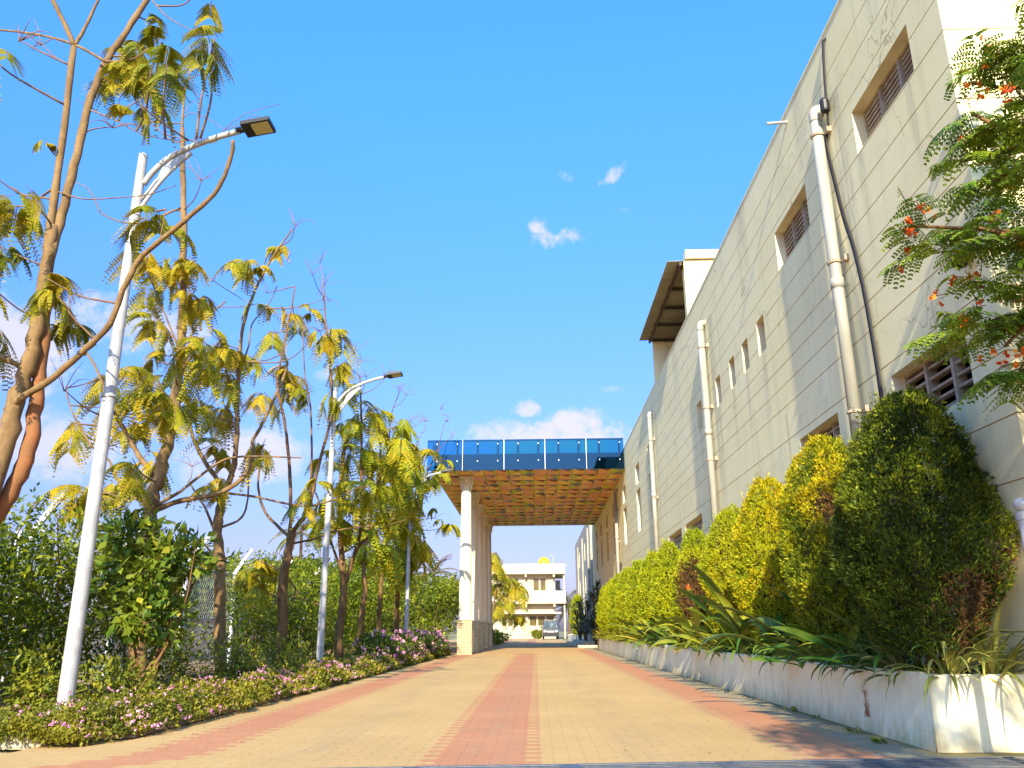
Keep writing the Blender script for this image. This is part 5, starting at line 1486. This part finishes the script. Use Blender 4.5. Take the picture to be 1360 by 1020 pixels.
def strelitzia(label, x, y, n, H, seed, mat, bloom=False, over=.3):
    random.seed(seed); r = thing('strelitzia', label, 'plant', (x, y, .42), 'broad leaved clumps spilling over the planter')
    parts = []; st_ = MB()
    for i in range(int(n*1.35)):
        a = random.uniform(0, 6.28) if random.random() > over else random.gauss(math.pi, .55)
        e = random.uniform(.75, 1.45) if random.random() > .35 else random.uniform(.35, .9)
        ln = H*1.08*random.uniform(.45, 1.0)
        b0 = np.array((x+random.gauss(0, .05), y+random.gauss(0, .09), .42))
        d = np.array([math.cos(a)*math.cos(e), math.sin(a)*math.cos(e), math.sin(e)])
        pet = ln*random.uniform(.30, .55)
        tip = b0+d*pet + np.array([0, 0, -.05*pet])
        if tip[0] > XF-.08: a = math.pi-a; d[0] *= -1; tip[0] = b0[0]+(b0[0]-tip[0])
        st_.tube([b0, b0+(tip-b0)*.5+np.array([0, 0, .02]), tip], [.009, .008, .006], 5)
        parts.append(strap(tip, a+random.gauss(0, .15), e-.1, ln*.62, ln*random.uniform(.10, .145), random.uniform(.7, 2.4), 8, random.uniform(-.6, .6), .16, 1.0, .15))
    for i in range(n//2):
        b0 = (x+random.gauss(-.03, .03), y+random.gauss(0, .22), .44)
        parts.append(strap(b0, random.gauss(math.pi, .5), random.uniform(.7, 1.25), random.uniform(.50, .85)*min(1.1, H), random.uniform(.045, .075), random.uniform(1.9, 3.1), 9, random.uniform(-.4, .4), .16, 1.0, .3))
    V, F = join(parts)
    V[:, 0] = np.minimum(V[:, 0], XF-.02)
    npmesh('leaves', V, F, mat, r, smooth=True); obj('leaf_stalks', st_, STREL, r)
    if bloom:
        f = MB(); c = np.array((x-.18, y-.1, .42+H*.85))
        f.tube(smooth_path([(x, y, .42), (x-.08, y-.05, .42+H*.5), c]), .009, 6)
        for q in range(6): 
            an = -.6+q*.3; f.add([c, c+np.array([-.10*math.cos(an), -.02, .10*math.sin(an)+.05]), c+np.array([-.06*math.cos(an), .02, .08*math.sin(an)+.05])], [(0, 1, 2)], 1)
        f.tube([c, c+np.array([-.16, -.03, .0])], [.018, .003], 6)
        obj('bloom', f, [STREL, FLOWER], r)
    return r
SP = [(3.02, 7.4, 16, 1.0, 'dark broad leaved clump below the big dark conifer', STREL, False), (2.99, 8.3, 18, .85, 'broad leaved clump leaning over the near planter wall beside a spider plant', STREL, False),
      (3.0, 9.3, 18, 1.25, 'broad leaved clump in front of the second conifer', STREL, True), (2.98, 10.4, 18, .80, 'broad leaved clump with hanging dark leaves over the wall', STREL, False), (2.98, 11.8, 20, 1.45, 'tall upright broad leaved clump before the golden conifers', STREL, True),
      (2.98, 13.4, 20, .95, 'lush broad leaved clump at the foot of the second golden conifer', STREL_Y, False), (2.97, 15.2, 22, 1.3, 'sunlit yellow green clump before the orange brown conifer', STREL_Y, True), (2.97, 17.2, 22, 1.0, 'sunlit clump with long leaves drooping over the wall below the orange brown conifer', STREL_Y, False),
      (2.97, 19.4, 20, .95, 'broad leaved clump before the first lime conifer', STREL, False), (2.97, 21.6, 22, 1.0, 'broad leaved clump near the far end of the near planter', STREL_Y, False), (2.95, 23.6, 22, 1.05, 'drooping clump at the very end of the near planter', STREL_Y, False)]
for i, (x, y, n, H, lab, m, bl) in enumerate(SP): strelitzia(lab, x, y, n, H, 20+i, m, bl)
parts = []
random.seed(77)
for i in range(520):
    y = random.uniform(24.9, 39.3); x = random.uniform(2.95, 3.2)
    parts.append(strap((x, y, .42), random.gauss(math.pi, 1.0), random.uniform(.5, 1.4), random.uniform(.35, .75), random.uniform(.035, .06), random.uniform(.8, 2.4), 6, random.uniform(-.4, .4)))
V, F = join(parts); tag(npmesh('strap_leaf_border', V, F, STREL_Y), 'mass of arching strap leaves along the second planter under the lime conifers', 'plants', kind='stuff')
parts = []
for i in range(900):
    y = 6.5+17.5*random.random()**1.3; x = random.uniform(2.97, 3.45)
    parts.append(strap((x, y, .42), random.uniform(0, 6.28), random.uniform(.5, 1.4), random.uniform(.15, .34), random.uniform(.012, .03), random.uniform(.6, 2.0), 5, random.uniform(-.4, .4)))
V, F = join(parts); tag(npmesh('planter_undergrowth', V, F, STREL), 'dark low undergrowth of narrow leaves covering the soil of the near planter', 'plants', kind='stuff')

# dark strap shrubs in the shade of the canopy
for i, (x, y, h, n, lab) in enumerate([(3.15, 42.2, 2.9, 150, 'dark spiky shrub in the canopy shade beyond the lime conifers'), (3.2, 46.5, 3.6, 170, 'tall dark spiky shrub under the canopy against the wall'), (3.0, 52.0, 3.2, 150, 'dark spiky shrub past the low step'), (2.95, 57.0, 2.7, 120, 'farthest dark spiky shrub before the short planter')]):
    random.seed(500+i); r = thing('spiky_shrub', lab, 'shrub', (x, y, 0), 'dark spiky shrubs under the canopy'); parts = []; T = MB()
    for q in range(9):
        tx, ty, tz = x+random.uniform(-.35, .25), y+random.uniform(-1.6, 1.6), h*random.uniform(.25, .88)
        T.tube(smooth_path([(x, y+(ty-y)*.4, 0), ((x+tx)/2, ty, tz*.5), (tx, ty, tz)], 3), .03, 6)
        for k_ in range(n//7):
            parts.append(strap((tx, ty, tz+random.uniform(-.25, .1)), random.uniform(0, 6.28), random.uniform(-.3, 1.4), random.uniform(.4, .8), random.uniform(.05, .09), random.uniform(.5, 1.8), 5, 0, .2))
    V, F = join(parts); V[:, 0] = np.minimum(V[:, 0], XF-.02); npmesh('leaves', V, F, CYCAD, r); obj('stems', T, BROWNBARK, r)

# weeds along the planter foot
for i, (x, y, n, s_) in enumerate([(2.70, 7.55, 14, .055), (2.66, 6.95, 16, .055), (2.75, 9.5, 10, .06), (2.78, 8.8, 8, .04)]):
    random.seed(600+i); parts = []
    lab = ['small green weed below the rust stain', 'small green weed nearest the planter corner', 'thin weed farther along the planter foot', 'tiny weed at the planter foot'][i]
    for q in range(n):
        a = random.uniform(0, 6.28); b = np.array((x+random.gauss(0, .03), y+random.gauss(0, .05), .005))
        parts.append(strap(b, a, random.uniform(.5, 1.3), s_*random.uniform(.6, 1.5), s_*.55, 1.0, 4, 0, .1, 1.0, .2))
    V, F = join(parts); tag(npmesh('weed', V, F, BIGLEAF), lab, 'weed', 'weeds at the planter foot')

# ================================================================== PEACOCK FLOWER TREE AT THE RIGHT
def peacock():
    random.seed(91)
    base = np.array((4.25, 4.7, 0))
    r = thing('flowering_tree', 'feathery green tree with red and orange blossoms reaching in from the right edge', 'tree', tuple(base))
    T = MB(); 
    T.tube(smooth_path([base, base+np.array([-.05, .05, 1.2]), base+np.array([-.2, .1, 2.2])], 5), list(np.linspace(.09, .07, 11)), 10)
    fork = base+np.array([-.2, .1, 2.2])
    parts, fl = [], []
    tips = []
    def branch(p0, p1, r0, lvl):
        p0 = np.asarray(p0, float); p1 = np.asarray(p1, float)
        mid = (p0+p1)/2 + np.array([random.gauss(0, .06), random.gauss(0, .06), random.uniform(-.10, .06)])
        P = smooth_path([p0, mid, p1], 5)
        T.tube(P, list(np.linspace(r0, max(.004, r0*.5), len(P))), 7)
        return P
    # main limbs aimed at what the photo shows (in real space, depth about five metres)
    mains = [((1325, 105), 5.0), ((1290, 110), 5.1), ((1345, 60), 4.8), ((1335, 200), 5.0), ((1275, 215), 5.2), ((1212, 300), 5.0), ((1250, 335), 5.1), ((1290, 300), 4.8), ((1345, 330), 5.0),
             ((1290, 430), 5.2), ((1335, 460), 5.0), ((1345, 400), 4.8), ((1350, 120), 4.6), ((1370, 250), 4.8), ((1400, 80), 4.6), ((1410, 330), 4.7), ((1440, 200), 4.5), ((1420, -40), 4.6), ((1385, -60), 4.8), ((1480, 60), 4.4), ((1480, 420), 4.6), ((1350, 500), 5.0), ((1290, 150), 4.9), ((1310, 250), 5.1), ((1300, 380), 5.0)]
    hubs = [at(1420, 330, 4.8), at(1400, 200, 4.8), at(1410, 420, 4.9), at(1430, 80, 4.7)]
    for h_ in hubs: branch(fork, h_, .045, 0)
    # limbs that leave the frame: up, back and over the paving
    outer = []
    for _ in range(26):
        oy = random.uniform(1.2, 4.6); outer.append(np.array((random.uniform(.72*oy+.75, 5.8), oy, random.uniform(2.9, 5.6))))
    allt = [at(q[0], q[1], y_) for q, y_ in mains] + outer
    for p in allt:
        h_ = min(hubs+[fork+np.array([-.6, -1.2, 1.2])], key=lambda q: np.linalg.norm(q-p))
        P = branch(h_, p, .020, 1)
        for k_ in range(random.randint(7, 9)):
            b = P[random.randint(len(P)//2, len(P)-1)]
            Lf = random.uniform(.18, .33)
            a = random.uniform(0, 6.28); e = random.uniform(-.1, .9)
            lf, rp = compound_leaf(b+np.array([random.gauss(0, .05), random.gauss(0, .05), random.gauss(0, .04)]), a, e, Lf, 6, 8, random.uniform(.3, 1.0), .46, .020, leafk=.25)
            T.tube(list(rp[::3]), .0028, 4, cap=False)
            if lf: parts.append(lf)
        # blossom spikes
        for k_ in range(random.randint(0, 3)):
            b = P[-1]+np.array([random.gauss(0, .10), random.gauss(0, .10), random.uniform(-.06, .18)])
            T.tube([P[-1], b], .0025, 4)
            for q in range(random.randint(2, 4)):
                c = b+np.array([random.gauss(0, .035), random.gauss(0, .035), random.gauss(0, .035)])
                dv = unit(rng.normal(size=(6, 3))); fl.append(diamonds(np.repeat(c[None], 6, 0), dv, np.full(6, .034), np.full(6, .030), .2))
        if random.random() < .4:
            b = P[-1]; tipp = b+np.array([random.gauss(-.05, .05), random.gauss(0, .05), random.uniform(.15, .32)])
            T.tube(smooth_path([b, (b+tipp)/2+np.array([.02, 0, 0]), tipp], 3), [.003]*7, 4)
            for s_ in np.linspace(.3, 1, 10):
                c = b+(tipp-b)*s_; dv = unit(rng.normal(size=(2, 3))); parts.append(diamonds(np.repeat(c[None], 2, 0), dv, np.full(2, .03), np.full(2, .010), .2))
    obj('trunk', T, BROWNBARK, r, smooth=True)
    V, F = join(parts); npmesh('crown', V, F, PEACOCK, r)
    V, F = join(fl); npmesh('blossoms', V, F, FLOWER, r)
peacock()

# ================================================================== SHADE TREE STANDING BEHIND THE CAMERA
def shade_tree():
    base = (4.4, -2.5, 0)
    r = thing('shade_tree', 'broad leafy tree standing behind the viewer that shades the planter corner', 'tree', base)
    T = MB(); random.seed(8)
    T.tube(smooth_path([base, (4.35, -2.45, 1.5), (4.2, -2.4, 3.4)], 4), list(np.linspace(.16, .11, 9)), 10)
    parts = []
    for i in range(70):
        c = np.array((random.uniform(3.0, 6.4) if i % 9 else random.uniform(1.3, 2.8), random.uniform(-4.2, -.9), random.uniform(3.9, 7.4)))
        T.tube(smooth_path([(4.2, -2.4, 3.3), (np.array((4.2, -2.4, 3.3))+c)/2+np.array([0, 0, .2]), c], 3), list(np.linspace(.05, .012, 7)), 6)
        p, d = blob_points(420, c, (.55, .55, .40), .5, seed=900+i); m = len(p)
        parts.append(diamonds(p, unit(d+rng.normal(size=(m, 3))*.8), rng.uniform(.07, .15, m), rng.uniform(.04, .07, m), .15))
    obj('trunk', T, BROWNBARK, r, smooth=True)
    V, F = join(parts); npmesh('crown', V, F, HEDGE, r)
shade_tree()

# fallen leaves and grit on the paving
random.seed(55); parts = []
for i in range(170):
    y = 6.3+16*random.random()**2; x = random.choice((-1, 1))*3.0+random.gauss(0, .9)
    if not (-3.3 < x < 2.8): x = random.uniform(-3.2, 2.75)
    s_ = random.uniform(.012, .035)
    parts.append(diamonds(np.array([[x, y, .006]]), np.array([[random.gauss(0, 1), random.gauss(0, 1), random.uniform(0, .25)]]), [s_], [s_*.45], .2, np.array([[0, 0, 1.0]])))
V, F = join(parts)
tag(npmesh('fallen_leaves', V, F, leaf_mat('dry_leaf', (0.20, 0.11, 0.03), (0.36, 0.24, 0.05), (0.10, 0.06, 0.03), 3, .1)), 'dry fallen leaf scraps scattered over the paving', 'leaves', kind='stuff')
